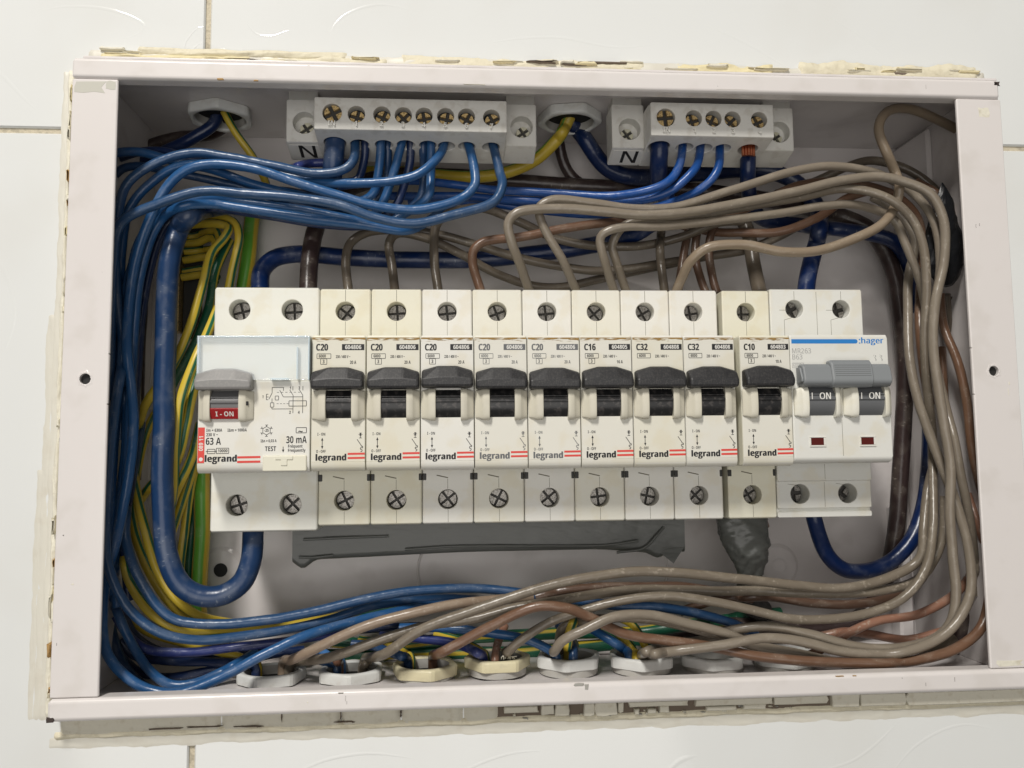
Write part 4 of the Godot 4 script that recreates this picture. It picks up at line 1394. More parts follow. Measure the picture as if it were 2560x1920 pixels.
func build_tapes() -> void:
	# flat bundle wrapped in grey tape below the breakers
	var o := thing("taped_bundle", "flat bundle wrapped in dark grey tape under the narrow breakers", "taped bundle", V(95, -46, -22))
	var B := V(95, -46, -22)
	var mb := Mb.new()
	mb.xf = Transform3D(Basis(), -B)
	var rings := []
	var f := FastNoiseLite.new()
	f.seed = 8
	f.frequency = 0.035
	for i in 101:
		var t := i / 100.0
		var x := lerpf(23.5, 168.0, t)
		var low := -54.6 + 1.6 * smoothstep(0.0, 0.5, t) - 1.5 * smoothstep(0.75, 0.93, t)
		low -= 3.2 * exp(-pow((x - 27.0) / 3.2, 2)) + 2.0 * exp(-pow((x - 158.0) / 3.0, 2)) * (1.0 if x < 160 else 0.6)
		var ring := []
		var pr := Mb.rrect(-31.0, -19.0, low, -33.0, 2.2, 4)
		for q in pr:
			var wv := f.get_noise_3d(x * 0.8, q.y * 3.5, q.x * 2.0) * 0.35 + f.get_noise_3d(x * 3.0, q.y * 5.0, 40.0) * 0.12
			ring.append(V(x, q.y + wv * 0.4, q.x + wv))
		rings.append(ring)
	mb.loft(rings)
	# two long creases
	part(o, "wrapping", mb, M.grey_tape)
	for s in [[V(27.5, -47.2, -18.4), V(40, -46.8, -18.2), V(58, -46.5, -18.6)], [V(64, -51.4, -18.4), V(82, -50.6, -18.3), V(112, -51.0, -18.4), V(138, -51.2, -18.2), V(150, -49.8, -18.0)], [V(26, -53.4, -18.6), V(31, -53.6, -18.3), V(38, -53.0, -18.7)], [V(142, -54.0, -18.6), V(152, -52.5, -17.8), V(157, -48.0, -17.8), V(160, -45.0, -18.6)]]:
		var cr := Mb.new()
		cr.xf = mb.xf
		cr.tube(smooth(s, 1.2), 0.5, 10, 0.0, 40.0, 1.0)
		part(o, "crease", cr, M.grey_tape)
	# loose tape corner hanging at the right end
	var fl := Mb.new()
	fl.xf = mb.xf
	fl.flat([V(156.5, -52.8, -19.4), V(167.8, -52.4, -19.2), V(163.2, -58.4, -18.0)], V(0, 0, 1))
	fl.flat([V(156.5, -52.8, -19.6), V(167.8, -52.4, -19.4), V(163.2, -58.4, -18.2)], V(0, 0, -1))
	part(o, "loose_end", fl, M.grey_tape)

	# stub of a cable bound in grey tape
	var s := thing("taped_cable_end", "crumpled grey tape binding a cable end below the spaced-out breaker", "taped cable", V(189, -44, -18))
	B = V(189, -44, -18)
	var st := Mb.new()
	st.xf = Transform3D(Basis(), -B)
	rings = []
	f.frequency = 0.12
	var keys := [[-36.0, 190.0, 10.2, -19.0], [-44.0, 190.0, 10.4, -18.0], [-50.0, 190.5, 10.0, -17.5], [-54.0, 191.4, 8.8, -17.6], [-58.0, 192.2, 7.2, -18.4], [-61.0, 192.8, 5.9, -19.4], [-63.5, 193.2, 5.4, -20.4]]
	var cu := []
	for q in keys:
		cu.append(V(q[1], q[0], q[3]))
	var path := smooth(cu, 0.7)
	for p in path:
		var wd := 5.2
		for i in keys.size() - 1:
			if p.y <= keys[i][0] and p.y >= keys[i + 1][0]:
				wd = lerpf(keys[i][2], keys[i + 1][2], (p.y - keys[i][0]) / (keys[i + 1][0] - keys[i][0]))
		var ring := []
		for j in 40:
			var a := TAU * j / 40.0
			var wv := f.get_noise_3d(cos(a) * 9.0 + p.y * 0.7, p.y * 0.9, sin(a) * 9.0)
			var cr := absf(f.get_noise_3d(cos(a) * 7.0 - p.y * 0.5, p.y * 1.1, 60.0 + sin(a) * 7.0))
			var rr := wd * (0.96 + 0.12 * wv) - cr * 1.6
			ring.append(p + V(cos(a) * rr, 0, sin(a) * rr * 0.62))
		rings.append(ring)
	st.loft(rings)
	part(s, "wrapping", st, M.grey_tape)
	var tc := Mb.new()
	tc.xf = st.xf
	tc.tube(smooth([V(193.2, -62, -20.6), V(193.6, -66, -23), V(194.4, -70, -26), V(196, -74, -29), V(199, -77.5, -33), V(203, -80, -37)], 1.2), 4.6, 18)
	part(s, "cable", tc, M.latch_black)
	var oc := Mb.new()
	oc.xf = st.xf
	oc.tube(smooth([V(196, -38, -22), V(198, -42, -21), V(199.6, -46, -22)], 1.0), 2.2, 10)
	part(s, "orange_core", oc, M.rust)

	# black tape around a joint at the right
	var k := thing("taped_joint", "shiny black tape wrapped round a wire joint behind the right bundle", "taped joint", V(268, 62, -10))
	B = V(268, 62, -10)
	var bt := Mb.new()
	bt.xf = Transform3D(Basis(), -B)
	rings = []
	f.frequency = 0.10
	var kk := [[83.9, 267.9, 0.3], [81.4, 268.2, 1.7], [78.3, 268.5, 3.1], [74.1, 268.0, 4.4], [69.9, 267.3, 5.9], [64.3, 267.1, 7.3], [58.8, 267.2, 7.8], [51.9, 267.2, 7.2], [48.4, 267.1, 5.9], [45.6, 266.6, 4.2], [44.2, 266.6, 3.2], [43.8, 266.6, 0.7]]
	for i in 26:
		var t := i / 25.0 * (kk.size() - 1)
		var a0: Array = kk[int(t)]
		var a1: Array = kk[mini(int(t) + 1, kk.size() - 1)]
		var fr := t - int(t)
		var y: float = lerpf(a0[0], a1[0], fr)
		var cx: float = lerpf(a0[1], a1[1], fr)
		var wd: float = lerpf(a0[2], a1[2], fr)
		var ring := []
		for j in 18:
			var a := TAU * j / 18.0
			var wv := f.get_noise_3d(cos(a) * 8.0, y * 0.8, sin(a) * 8.0 + y * 0.5)
			var cr := absf(f.get_noise_3d(cos(a) * 6.0 + y * 0.6, y * 0.7, 90.0 + sin(a) * 6.0))
			var rr := wd * (1.0 + 0.14 * wv) - cr * minf(1.5, wd * 0.3)
			ring.append(V(minf(cx + cos(a) * rr, 274.2), y + sin(a * 2.0 + y) * 0.2, -5.0 + sin(a) * rr * 0.5))
		rings.append(ring)
	bt.loft(rings, true, true, true)
	part(k, "wrapping", bt, M.black_tape)

	# earth bar at the back left
	var e := thing("earth_bar", "narrow brass earth bar standing behind the thick blue cable", "earth bar", V(-25, 32, -47))
	B = V(-25, 32, -47)
	var eb := Mb.new()
	eb.xf = Transform3D(Basis(), -B)
	eb.rbox(-27.6, -24.9, 32, 78, -46, -39.0, 0.3)
	part(e, "bar", eb, M.screw_brass)
	var eh := Mb.new()
	eh.xf = eb.xf
	eh.rbox(-24.8, -18.5, 30, 80, -47.8, -43.5, 0.4)
	part(e, "holder", eh, M.latch_black)
	for i in 6:
		screw(e, V(-26.2, 36.0 + i * 7.2, -38.8) - B, 1.3, 0.4 + i, M.screw_brass, "terminal_screw", 0.2)


func _ready() -> void:
	rng.seed = 11
	noise.seed = 4
	noise.frequency = 0.05
	var cam := Camera3D.new()
	cam.name = "camera"
	add_child(cam)
	cam.transform = Transform3D(Basis(V(0.9971, -0.01099, 0.07525), V(0.00425, 0.99601, 0.08919), V(-0.07593, -0.08862, 0.99317)).orthonormalized(), V(80.1555, -18.5632, 289.3756) * MM)
	cam.fov = 49.734
	cam.near = 0.01
	cam.far = 20.0
	cam.current = true
	var env := Environment.new()
	env.background_mode = Environment.BG_COLOR
	env.background_color = Color(1.0, 0.98, 0.95)
	env.background_energy_multiplier = 0.16
	env.tonemap_mode = Environment.TONE_MAPPER_LINEAR
	env.tonemap_exposure = 0.96
	env.sdfgi_enabled = true
	env.ssao_enabled = true
	env.ssil_enabled = true
	var we := WorldEnvironment.new()
	we.name = "environment"
	we.environment = env
	add_child(we)
	# the ceiling lamp of the room, above and a little to the left in front of the box
	var lamp := AreaLight3D.new()
	lamp.name = "ceiling_lamp"
	lamp.area_size = Vector2(0.17, 0.36)
	lamp.light_energy = 1.95
	lamp.light_color = Color(1.0, 0.982, 0.955)
	lamp.shadow_enabled = true
	lamp.area_range = 6.0
	add_child(lamp)
	lamp.look_at_from_position(V(-290, 1010, 960) * MM, V(118, 0, 0) * MM, Vector3.UP)
	# soft light thrown back by the pale room in front of the wall
	var bounce := AreaLight3D.new()
	bounce.name = "room_bounce"
	bounce.area_size = Vector2(0.95, 0.85)
	bounce.light_energy = 0.50
	bounce.light_color = Color(1.0, 0.985, 0.965)
	bounce.shadow_enabled = true
	bounce.area_range = 6.0
	add_child(bounce)
	bounce.look_at_from_position(V(-20, -190, 1150) * MM, V(110, -10, 0) * MM, Vector3.UP)
	font_bold.font_names = PackedStringArray(["Droid Sans"])
	font_bold.font_weight = 700
	font_plain.font_names = PackedStringArray(["Droid Sans"])
	materials()

	build_wall()
	build_box()
	main_switch()
	var specs := [
		{"label": "C20 breaker next to the wide main switch, first of the row", "rating": "C20", "code": "604806", "amps": "20 A", "body": "plastic_cream", "nose": "nose_cream", "ink": "ink", "turn": 0.9},
		{"label": "yellowed C20 breaker, second of the row from the main switch", "rating": "C20", "code": "604806", "amps": "20 A", "body": "plastic_cream", "nose": "nose_cream", "ink": "ink", "turn": 0.05, "slide": 0.2},
		{"label": "whiter C20 breaker with sharp black print, third of the row", "rating": "C20", "code": "604806", "amps": "20 A", "body": "plastic_pale", "nose": "nose_white", "ink": "ink", "turn": 0.1, "dy": 0.4},
		{"label": "C20 breaker with faded grey print and a stained top edge, fourth of the row", "rating": "C20", "code": "604806", "amps": "20 A", "body": "plastic_ivory", "nose": "nose_ivory", "ink": "ink_faded", "turn": 0.35, "dy": -0.2},
		{"label": "C20 breaker with faded grey print, just left of the C16", "rating": "C20", "code": "604806", "amps": "20 A", "body": "plastic_pale", "nose": "nose_ivory", "ink": "ink_faded", "turn": 0.1, "dy": -0.3},
		{"label": "C16 breaker, the only one so rated", "rating": "C16", "code": "604805", "amps": "16 A", "body": "plastic_ivory", "nose": "nose_ivory", "ink": "ink", "turn": 0.7},
		{"label": "C32 breaker right of the C16", "rating": "C32", "code": "604808", "amps": "", "body": "plastic_pale", "nose": "nose_cream", "ink": "ink", "turn": 0.5, "three": false, "slide": 0.1},
		{"label": "C32 breaker beside the narrow gap in the row", "rating": "C32", "code": "604808", "amps": "", "body": "plastic_pale", "nose": "nose_ivory", "ink": "ink", "turn": 0.15, "three": false, "slide": 0.2},
	]
	for i in specs.size():
		narrow_breaker(35.4 + 17.7 * i, specs[i])
	narrow_breaker(178.7, {"label": "C10 breaker standing between the gap and the grey-handled breaker", "rating": "C10", "code": "604803", "amps": "10 A", "body": "plastic_cream", "nose": "nose_ivory", "ink": "ink", "turn": 0.02, "dy": 0.2, "slide": 0.0, "last": false})
	grey_breaker(196.5)
	terminal_block("long neutral terminal block with eight brass screws under the top bar", 22.6, 34.0, 100.9, 112.4, 106.6,
		[[40.2, 101.2, 3.3], [48.5, 100.9, 2.95], [57.3, 100.9, 2.95], [64.7, 100.8, 2.95], [71.9, 100.8, 2.95], [79.4, 100.8, 2.95], [86.7, 100.8, 2.95], [95.5, 100.6, 2.95]],
		[[40.1, 12.4, 3.9], [48.7, 11.6, 3.3], [57.3, 11.6, 3.2], [65.1, 11.8, 3.2], [73.0, 11.8, 3.1], [79.7, 11.6, 3.0], [86.9, 11.6, 3.0], [95.7, 11.4, 3.1]],
		["IN", "1", "2", "3", "4", "5", "6", "7"], 0.6)
	terminal_block("short neutral terminal block with five screws under the top bar at the right", 140.4, 152.4, 197.5, 209.2, 107.4,
		[[157.9, 102.0, 3.3], [168.1, 101.9, 2.95], [175.3, 101.9, 2.95], [182.3, 101.8, 2.95], [192.1, 101.8, 2.95]],
		[[157.0, 13.5, 4.0], [166.6, 13.3, 3.2], [173.8, 13.0, 3.2], [180.8, 13.0, 3.2], [190.6, 12.8, 3.6]],
		["IN", "1", "2", "3", "4"], -0.7)
	var nuts := [["white nut leftmost on the box floor, beside the blue wires", V(17.9, -95.3, -14.0), 12.0, 0.30, "nut_white", 0.0], ["white nut second from the left with several small wires", V(45.4, -95.3, -14.0), 12.0, 0.55, "nut_white", 0.0], ["cream nut with the salmon wire", V(71.3, -94.6, -14.0), 12.0, 0.75, "nut_cream", 0.6], ["cream nut in the middle of the floor with a frayed scrap on its rim", V(97.0, -92.7, -14.4), 12.0, 0.05, "nut_cream", 1.9], ["white nut with the bright yellow wire standing in it", V(122.6, -92.9, -14.2), 12.2, 0.30, "nut_white", 2.0], ["white nut right of the bright yellow wire, with two taupe wires", V(148.9, -93.3, -13.4), 12.4, 0.35, "nut_white", 1.6], ["empty white nut second from the right on the floor", V(175.3, -94.0, -13.6), 12.2, 0.20, "nut_white", 1.6], ["white nut rightmost on the floor, half hidden by the salmon wire", V(201.9, -94.0, -13.0), 12.2, 0.45, "nut_white", 1.4]]
	for q in nuts:
		nut(q[0], q[1], q[2], q[3], M[q[4]], false, q[5])
	nut("white nut in the box ceiling at the upper left corner", V(-5.6, 113.5, -21.5), 12.4, 0.4, M.nut_white, true)
	nut("white nut in the box ceiling between the terminal blocks", V(127.2, 113.5, -18.5), 12.6, 0.2, M.nut_white, true)
	build_tapes()
	build_wires()
	build_sealant()
	# bared copper of the cable in the right block, and a frayed scrap on a nut
	for o in get_children():
		if str(o.get_meta("label", "")).begins_with("navy blue cable with bared copper"):
			for i in 5:
				var cs := Mb.new()
				var b := V(190.4 + (i - 2) * 1.0, 91.0, 1.2 - absf(i - 2) * 0.25)
				cs.xf = Transform3D(Basis(), -o.position / MM)
				cs.tube(PackedVector3Array([b, b + V(0.05, 2.0, -0.1), b + V(0.1, 5.0, -0.4)]), 0.62, 8)
				part(o, "copper_strand", cs, M.copper)
		if str(o.get_meta("label", "")).begins_with("cream nut in the middle"):
			for i in 7:
				var fr := Mb.new()
				var b := V(1.0 + i * 0.75, 4.4, 8.6 + sin(i * 2.1) * 0.5)
				fr.tube(smooth([b, b + V(0.4 * sin(i * 3.0), 0.7, 0.2), b + V(0.9 * cos(i * 2.0), 1.0 + 0.5 * sin(i), 0.4)], 0.4), 0.16, 6)
				part(o, "frayed_scrap", fr, M.flake)


func build_wires() -> void:
	wire("blue_wire", "blue2", 1.62, "blue wire from terminal 1 whose arch lies highest at the upper left", "thin blue wires on the left", [V(46.8, 98.1, -4.0), V(46.6, 86.8, 0.9), V(43.5, 83.1, 2.0), V(33.8, 81.6, 2.0), V(19.1, 84.2, 2.2), V(4.3, 86.8, 2.5), V(-8.1, 88.0, 2.7), V(-19.9, 84.3, 2.9), V(-29.7, 76.7, 2.7), V(-32.6, 67.3, 2.3), V(-33.8, 52.5, 0.8), V(-33.9, 37.9, -2.3), V(-32.1, 23.4, -2.8), V(-31.3, 18.5, -1.2), V(-31.3, 13.8, -0.9), V(-30.4, 11.1, 1.8), V(-30.3, 8.7, 2.8), V(-31.3, 4.0, 1.9), V(-31.1, -10.4, 6.0), V(-32.0, -25.3, 5.4), V(-32.7, -40.2, 4.7), V(-31.5, -52.6, 4.2), V(-25.7, -66.2, 2.2), V(-16.9, -74.6, 0.1), V(-5.3, -78.3, -2.2), V(9.1, -78.3, -6.4), V(23.4, -77.2, -10.4), V(37.6, -75.0, -14.7), V(51.6, -71.5, -18.7), V(65.5, -70.7, -24.0), V(78.9, -71.3, -31.5), V(91.8, -73.4, -38.0)])
	wire("blue_wire", "blue1", 1.68, "bright blue wire from terminal 6 dipping left, then lowest along the box floor", "thin blue wires on the left", [V(86.9, 98.2, -4.0), V(89.5, 84.6, 1.5), V(89.4, 77.5, 3.4), V(84.4, 72.3, 4.4), V(70.1, 68.1, 5.0), V(55.3, 69.2, 5.0), V(40.9, 73.2, 5.0), V(26.6, 77.7, 5.0), V(12.4, 82.1, 5.0), V(-2.5, 83.2, 5.0), V(-9.6, 81.0, 4.8), V(-15.4, 76.3, 3.9), V(-22.7, 63.5, 1.7), V(-27.7, 49.7, -0.5), V(-29.7, 34.9, -1.8), V(-29.7, 24.8, -0.7), V(-28.7, 17.2, 0.9), V(-28.1, 7.7, -1.4), V(-26.3, -7.1, -0.0), V(-26.7, -22.0, 1.7), V(-28.2, -31.8, 1.3), V(-31.6, -46.1, -1.4), V(-33.5, -53.2, -1.2), V(-33.4, -67.6, 2.7), V(-31.2, -79.6, 4.5), V(-24.8, -87.0, 6.0), V(-16.2, -92.0, 6.5), V(-6.4, -92.8, 6.9), V(5.3, -89.0, 5.3), V(18.6, -82.6, 3.0), V(31.9, -77.5, -1.3), V(44.6, -75.4, -9.0), V(57.9, -73.6, -15.4), V(70.0, -72.9, -23.8), V(81.0, -73.2, -29.9)])
	wire("blue_wire", "blue2", 1.68, "blue wire from terminal 7, frontmost in the bundle below the left block", "thin blue wires on the left", [V(96.1, 97.9, -4.0), V(98.5, 83.9, 0.8), V(99.3, 77.5, 4.4), V(96.3, 71.1, 6.1), V(82.3, 65.8, 7.2), V(67.9, 62.2, 8.0), V(55.6, 64.1, 8.0), V(41.4, 68.9, 8.0), V(26.6, 71.0, 8.0), V(11.6, 72.0, 8.0), V(-3.4, 72.7, 8.0), V(-17.6, 68.0, 8.1), V(-30.7, 61.4, 5.9), V(-33.4, 49.5, 3.7), V(-34.7, 34.9, 0.8), V(-34.7, 19.9, -0.1), V(-34.6, 4.9, 0.0), V(-34.6, 2.4, 0.0)])
	wire("blue_wire", "blue1", 1.62, "blue wire from terminal 5 crossing in front of the other terminal drops", "thin blue wires on the left", [V(79.2, 98.1, -4.0), V(78.1, 91.6, -0.8), V(74.9, 85.9, 2.9), V(69.4, 81.0, 3.9), V(59.8, 78.8, 2.9), V(45.0, 78.6, 0.8), V(35.5, 79.5, -1.5), V(26.0, 81.9, -3.8), V(11.4, 85.1, -4.0), V(-3.4, 86.4, -3.5), V(-15.7, 85.3, -4.2), V(-24.3, 80.1, -5.3), V(-32.1, 70.5, -6.0), V(-34.6, 55.8, -6.9), V(-35.2, 48.4, -7.8), V(-36.4, 44.0, -10.9), V(-35.9, 41.2, -9.9), V(-34.6, 38.1, -6.7), V(-34.3, 35.4, -6.0), V(-34.8, 30.8, -7.6), V(-34.8, 28.3, -7.9), V(-35.3, 26.1, -9.6), V(-34.9, 23.5, -8.7), V(-33.3, 20.5, -4.7), V(-32.9, 17.9, -3.9), V(-33.6, 15.6, -5.5), V(-33.2, 3.1, -3.4), V(-34.6, -4.1, -5.9), V(-35.3, -19.1, -6.4), V(-35.6, -33.9, -6.5), V(-36.1, -43.9, -7.7), V(-36.5, -51.4, -9.1), V(-36.2, -56.3, -8.6), V(-36.8, -58.9, -10.0)])
	wire("blue_wire", "blue1", 1.60, "blue wire of terminal 2 that leaves the bundle at the far upper left", "thin blue wires on the left", [V(56.1, 97.4, -2.6), V(55.8, 89.9, -3.1), V(54.8, 82.9, -5.1), V(53.8, 78.1, -5.2), V(50.1, 75.0, -6.3), V(40.2, 74.7, -6.8), V(32.9, 75.2, -5.8), V(25.3, 76.7, -6.6), V(10.7, 80.0, -6.0), V(-3.5, 85.2, -6.5), V(-15.8, 87.7, -6.1), V(-30.2, 91.0, -5.1), V(-40.0, 89.8, -5.0), V(-42.4, 88.9, -5.0)])
	wire("blue_wire", "blue3", 1.50, "second darker blue wire out of terminal 2, mostly hidden by the bundle", "thin blue wires on the left", [V(58.4, 98.1, -4.4), V(58.4, 90.8, -5.9), V(57.8, 84.4, -9.4), V(55.0, 77.5, -10.0), V(51.3, 74.4, -10.2), V(39.0, 72.7, -11.0), V(26.8, 73.7, -9.6), V(12.5, 78.6, -10.4), V(-2.2, 82.1, -10.3), V(-16.9, 85.0, -10.0), V(-31.6, 87.5, -10.0), V(-36.5, 86.4, -10.0), V(-40.0, 83.0, -10.0)])
	wire("blue_wire", "blue1", 1.58, "blue wire of terminal 3 sinking steeply behind the second arch", "thin blue wires on the left", [V(64.1, 97.6, -2.8), V(60.3, 83.3, -4.2), V(56.7, 74.3, -6.3), V(54.0, 70.9, -8.5), V(47.4, 67.5, -8.4), V(35.1, 67.1, -7.5), V(20.3, 69.4, -7.6), V(5.6, 72.2, -8.0), V(-3.4, 72.5, -5.2), V(-9.4, 71.2, -1.1), V(-12.0, 71.0, -1.6), V(-18.8, 71.3, -8.0), V(-23.0, 68.5, -8.6), V(-29.1, 57.7, -8.5), V(-32.5, 45.6, -8.0), V(-33.4, 40.6, -8.0), V(-34.9, 36.1, -10.7), V(-34.9, 31.1, -10.9), V(-35.5, 26.3, -12.7), V(-34.6, 18.5, -11.1), V(-34.7, 13.6, -12.2), V(-35.3, 11.3, -14.0), V(-34.4, 8.6, -12.0), V(-32.3, 5.7, -7.1), V(-31.8, 3.1, -6.2), V(-32.1, 0.8, -7.7), V(-31.3, -11.7, -7.1), V(-33.3, -26.5, -9.6), V(-34.0, -36.3, -9.5), V(-34.9, -41.4, -11.0), V(-35.4, -48.8, -11.3), V(-35.9, -53.9, -12.6), V(-37.3, -56.9, -16.4), V(-41.8, -61.0, -28.6), V(-35.7, -61.5, -13.4), V(-34.5, -68.7, -11.8)])
	wire("blue_wire", "navy", 1.55, "dark navy wire beside it out of terminal 3 with a glossy streak", "thin blue wires on the left", [V(66.7, 97.9, -4.2), V(66.2, 88.2, -6.4), V(63.3, 79.0, -9.0), V(61.5, 74.4, -9.1), V(56.2, 69.7, -10.9), V(49.4, 66.8, -11.3), V(34.4, 66.9, -10.5), V(19.5, 69.2, -10.6), V(4.8, 71.5, -11.3), V(-2.2, 72.3, -10.1), V(-4.0, 71.9, -8.1), V(-6.8, 72.3, -9.2), V(-11.4, 74.2, -16.4), V(-14.8, 74.5, -19.5), V(-17.4, 70.6, -12.7), V(-22.2, 64.9, -12.0), V(-26.5, 50.6, -11.9), V(-28.6, 35.6, -11.5), V(-29.4, 20.6, -11.1), V(-29.9, 5.6, -11.0), V(-29.5, -4.6, -9.2), V(-30.3, -14.5, -10.4), V(-31.6, -27.1, -12.5), V(-31.5, -32.0, -11.2), V(-33.9, -37.2, -16.4), V(-33.2, -42.0, -13.9), V(-33.3, -44.4, -14.0), V(-32.5, -49.2, -12.1), V(-33.9, -54.7, -17.2), V(-32.6, -59.3, -15.1), V(-32.1, -66.8, -16.0)])
	wire("blue_wire", "blue3", 1.55, "left blue wire of terminal 4, half hidden behind its neighbour", "thin blue wires on the left", [V(71.2, 97.8, -3.8), V(71.2, 92.9, -4.5), V(71.3, 85.4, -10.5), V(70.0, 78.1, -11.3), V(64.9, 73.0, -12.7), V(55.3, 70.6, -13.8), V(40.5, 71.6, -14.0), V(26.0, 73.4, -12.4), V(16.1, 75.6, -13.0), V(11.4, 76.5, -12.2), V(7.5, 76.2, -8.5), V(4.4, 77.2, -10.8), V(-3.3, 80.8, -21.1), V(-8.4, 80.7, -21.2), V(-10.7, 80.2, -20.2), V(-14.0, 77.6, -14.7), V(-20.7, 74.6, -14.0), V(-25.8, 66.1, -14.0), V(-28.9, 51.5, -14.0), V(-30.7, 36.6, -14.0), V(-31.5, 21.6, -14.0), V(-31.9, 6.7, -14.0), V(-32.3, -3.3, -13.9), V(-32.2, -10.9, -12.9)])
	wire("blue_wire", "blue1", 1.62, "right blue wire of terminal 4 curling left under the second arch", "thin blue wires on the left", [V(74.1, 97.5, -2.7), V(73.9, 82.6, -4.0), V(73.2, 75.5, -2.1), V(69.8, 72.6, -3.9), V(63.6, 69.8, -7.1), V(57.1, 66.2, -6.6), V(42.3, 67.9, -5.0), V(27.3, 70.7, -5.1), V(12.4, 72.5, -5.3), V(2.7, 73.5, -4.6), V(-3.7, 73.0, -1.1), V(-10.1, 71.2, 2.0), V(-12.7, 70.9, 1.2), V(-19.0, 70.5, -4.5), V(-23.2, 67.5, -5.6), V(-28.9, 56.5, -5.6), V(-31.0, 41.5, -5.4), V(-32.0, 26.5, -6.0), V(-32.7, 21.7, -7.4), V(-33.2, 16.7, -8.4), V(-33.2, 9.1, -8.2), V(-34.3, 4.3, -10.8), V(-34.6, -0.7, -11.3), V(-33.9, -3.4, -9.2), V(-34.2, -10.9, -9.2)])
	wire("blue_wire", "blue1", 1.62, "lowest blue wire of the left bundle, sagging below all the arches", "thin blue wires on the left", [V(81.6, 76.5, -16.0), V(77.9, 73.6, -14.6), V(74.6, 69.2, -7.9), V(73.3, 68.6, -9.2), V(67.7, 63.0, -1.3), V(63.8, 61.6, 1.3), V(48.9, 63.5, 2.0), V(34.0, 65.4, 1.0), V(19.1, 67.8, 0.1), V(4.3, 70.3, -0.8), V(-0.5, 70.9, -0.6), V(-8.7, 69.2, 3.9), V(-10.9, 68.5, 4.0), V(-19.3, 66.6, -2.7), V(-23.3, 60.4, -3.9), V(-27.3, 46.0, -4.7), V(-28.7, 31.0, -5.0), V(-29.5, 16.0, -5.7), V(-29.5, 5.8, -4.8), V(-29.5, -9.2, -4.5), V(-30.3, -19.1, -6.1), V(-30.2, -21.6, -5.4), V(-31.0, -24.1, -7.4), V(-31.2, -31.6, -7.2)])
	wire("blue_wire", "navy", 1.50, "dark blue second wire of terminal 1 behind the top arch", "thin blue wires on the left", [V(50.6, 97.3, -3.5), V(50.0, 90.1, -4.9), V(47.9, 84.0, -8.0), V(46.0, 82.5, -8.0), V(36.0, 83.1, -10.8), V(28.8, 83.9, -9.7), V(26.3, 85.0, -10.8), V(24.1, 85.4, -9.8), V(22.3, 85.0, -6.6), V(20.2, 85.4, -5.7), V(14.8, 87.9, -8.7), V(0.1, 89.3, -9.0), V(-12.2, 89.8, -9.0), V(-21.4, 92.9, -9.5), V(-31.2, 93.0, -10.9), V(-38.3, 91.1, -12.0)])
	wire("blue_wire", "violet", 1.55, "violet blue wire peeping out above the top arch below the N label", "thin blue wires on the left", [V(43.6, 89.8, -10.0), V(40.5, 88.8, -6.4), V(31.0, 88.2, -6.4), V(29.1, 87.0, -4.3), V(27.7, 84.7, 0.2), V(24.1, 86.9, -8.1), V(17.5, 85.5, -11.0)])
	wire("thick_blue_cable", "blue4", 3.60, "thick blue cable looping down the left side and up into the main switch", "", [V(40.4, 97.2, -1.0), V(39.5, 87.2, -1.7), V(37.8, 81.1, -5.7), V(32.6, 77.9, -11.6), V(25.8, 78.0, -15.9), V(19.0, 79.1, -16.4), V(6.5, 77.0, -17.0), V(-0.3, 75.0, -14.2), V(-3.1, 75.1, -15.6), V(-6.9, 75.9, -20.2), V(-9.4, 75.4, -20.2), V(-9.7, 66.5, -0.5), V(-11.6, 65.3, -1.5), V(-14.2, 64.8, -5.8), V(-15.5, 63.0, -6.9), V(-17.6, 50.9, -4.9), V(-18.2, 35.9, -5.0), V(-18.1, 21.0, -4.9), V(-17.9, 6.0, -4.3), V(-17.4, -6.4, -3.4), V(-17.8, -21.4, -4.0), V(-17.0, -36.3, -4.0), V(-15.2, -51.2, -4.0), V(-10.9, -60.0, -4.0), V(-4.6, -63.9, -4.0), V(2.7, -64.1, -4.9), V(8.9, -60.3, -5.9), V(11.5, -53.5, -7.5), V(11.6, -43.9, -9.9), V(11.1, -39.4, -12.0)])
	wire("thick_blue_cable", "navy2", 3.30, "thick navy cable from the main switch across to the right terminal block", "", [V(11.3, 42.9, -16.0), V(10.9, 51.8, -20.3), V(14.9, 57.2, -23.2), V(24.1, 59.6, -25.7), V(38.5, 59.5, -29.7), V(53.3, 59.1, -30.8), V(68.3, 59.0, -31.7), V(83.2, 59.2, -32.0), V(98.1, 59.9, -32.0), V(113.0, 61.8, -31.9), V(127.8, 63.5, -30.8), V(139.9, 65.6, -29.6), V(148.8, 66.7, -25.3), V(155.8, 69.1, -18.9), V(162.3, 74.7, -14.3), V(162.6, 78.8, -11.8), V(159.3, 84.9, -9.0), V(157.6, 91.4, -1.8), V(157.9, 98.7, -1.0)])
	wire("thick_blue_cable", "navy2", 3.30, "dark navy cable from the ceiling opening between the blocks down to the grey-handled breaker", "", [V(127.6, 117.5, -27.0), V(130.0, 113.2, -27.2), V(133.2, 115.3, -37.1), V(133.5, 110.0, -28.9), V(134.7, 107.3, -27.4), V(142.5, 98.2, -30.6), V(148.7, 94.9, -31.7), V(155.8, 93.8, -31.9), V(170.9, 95.4, -33.7), V(186.0, 97.4, -35.3), V(200.8, 99.1, -36.0), V(215.4, 97.3, -34.6), V(224.0, 92.5, -33.7), V(229.4, 84.3, -31.3), V(230.7, 82.2, -31.7), V(233.3, 81.2, -35.7), V(234.5, 79.5, -37.5), V(226.0, 70.4, -20.3), V(225.2, 68.4, -19.5), V(227.0, 66.4, -24.9), V(225.7, 63.1, -24.3), V(219.5, 51.4, -17.5), V(216.4, 42.6, -14.0)])
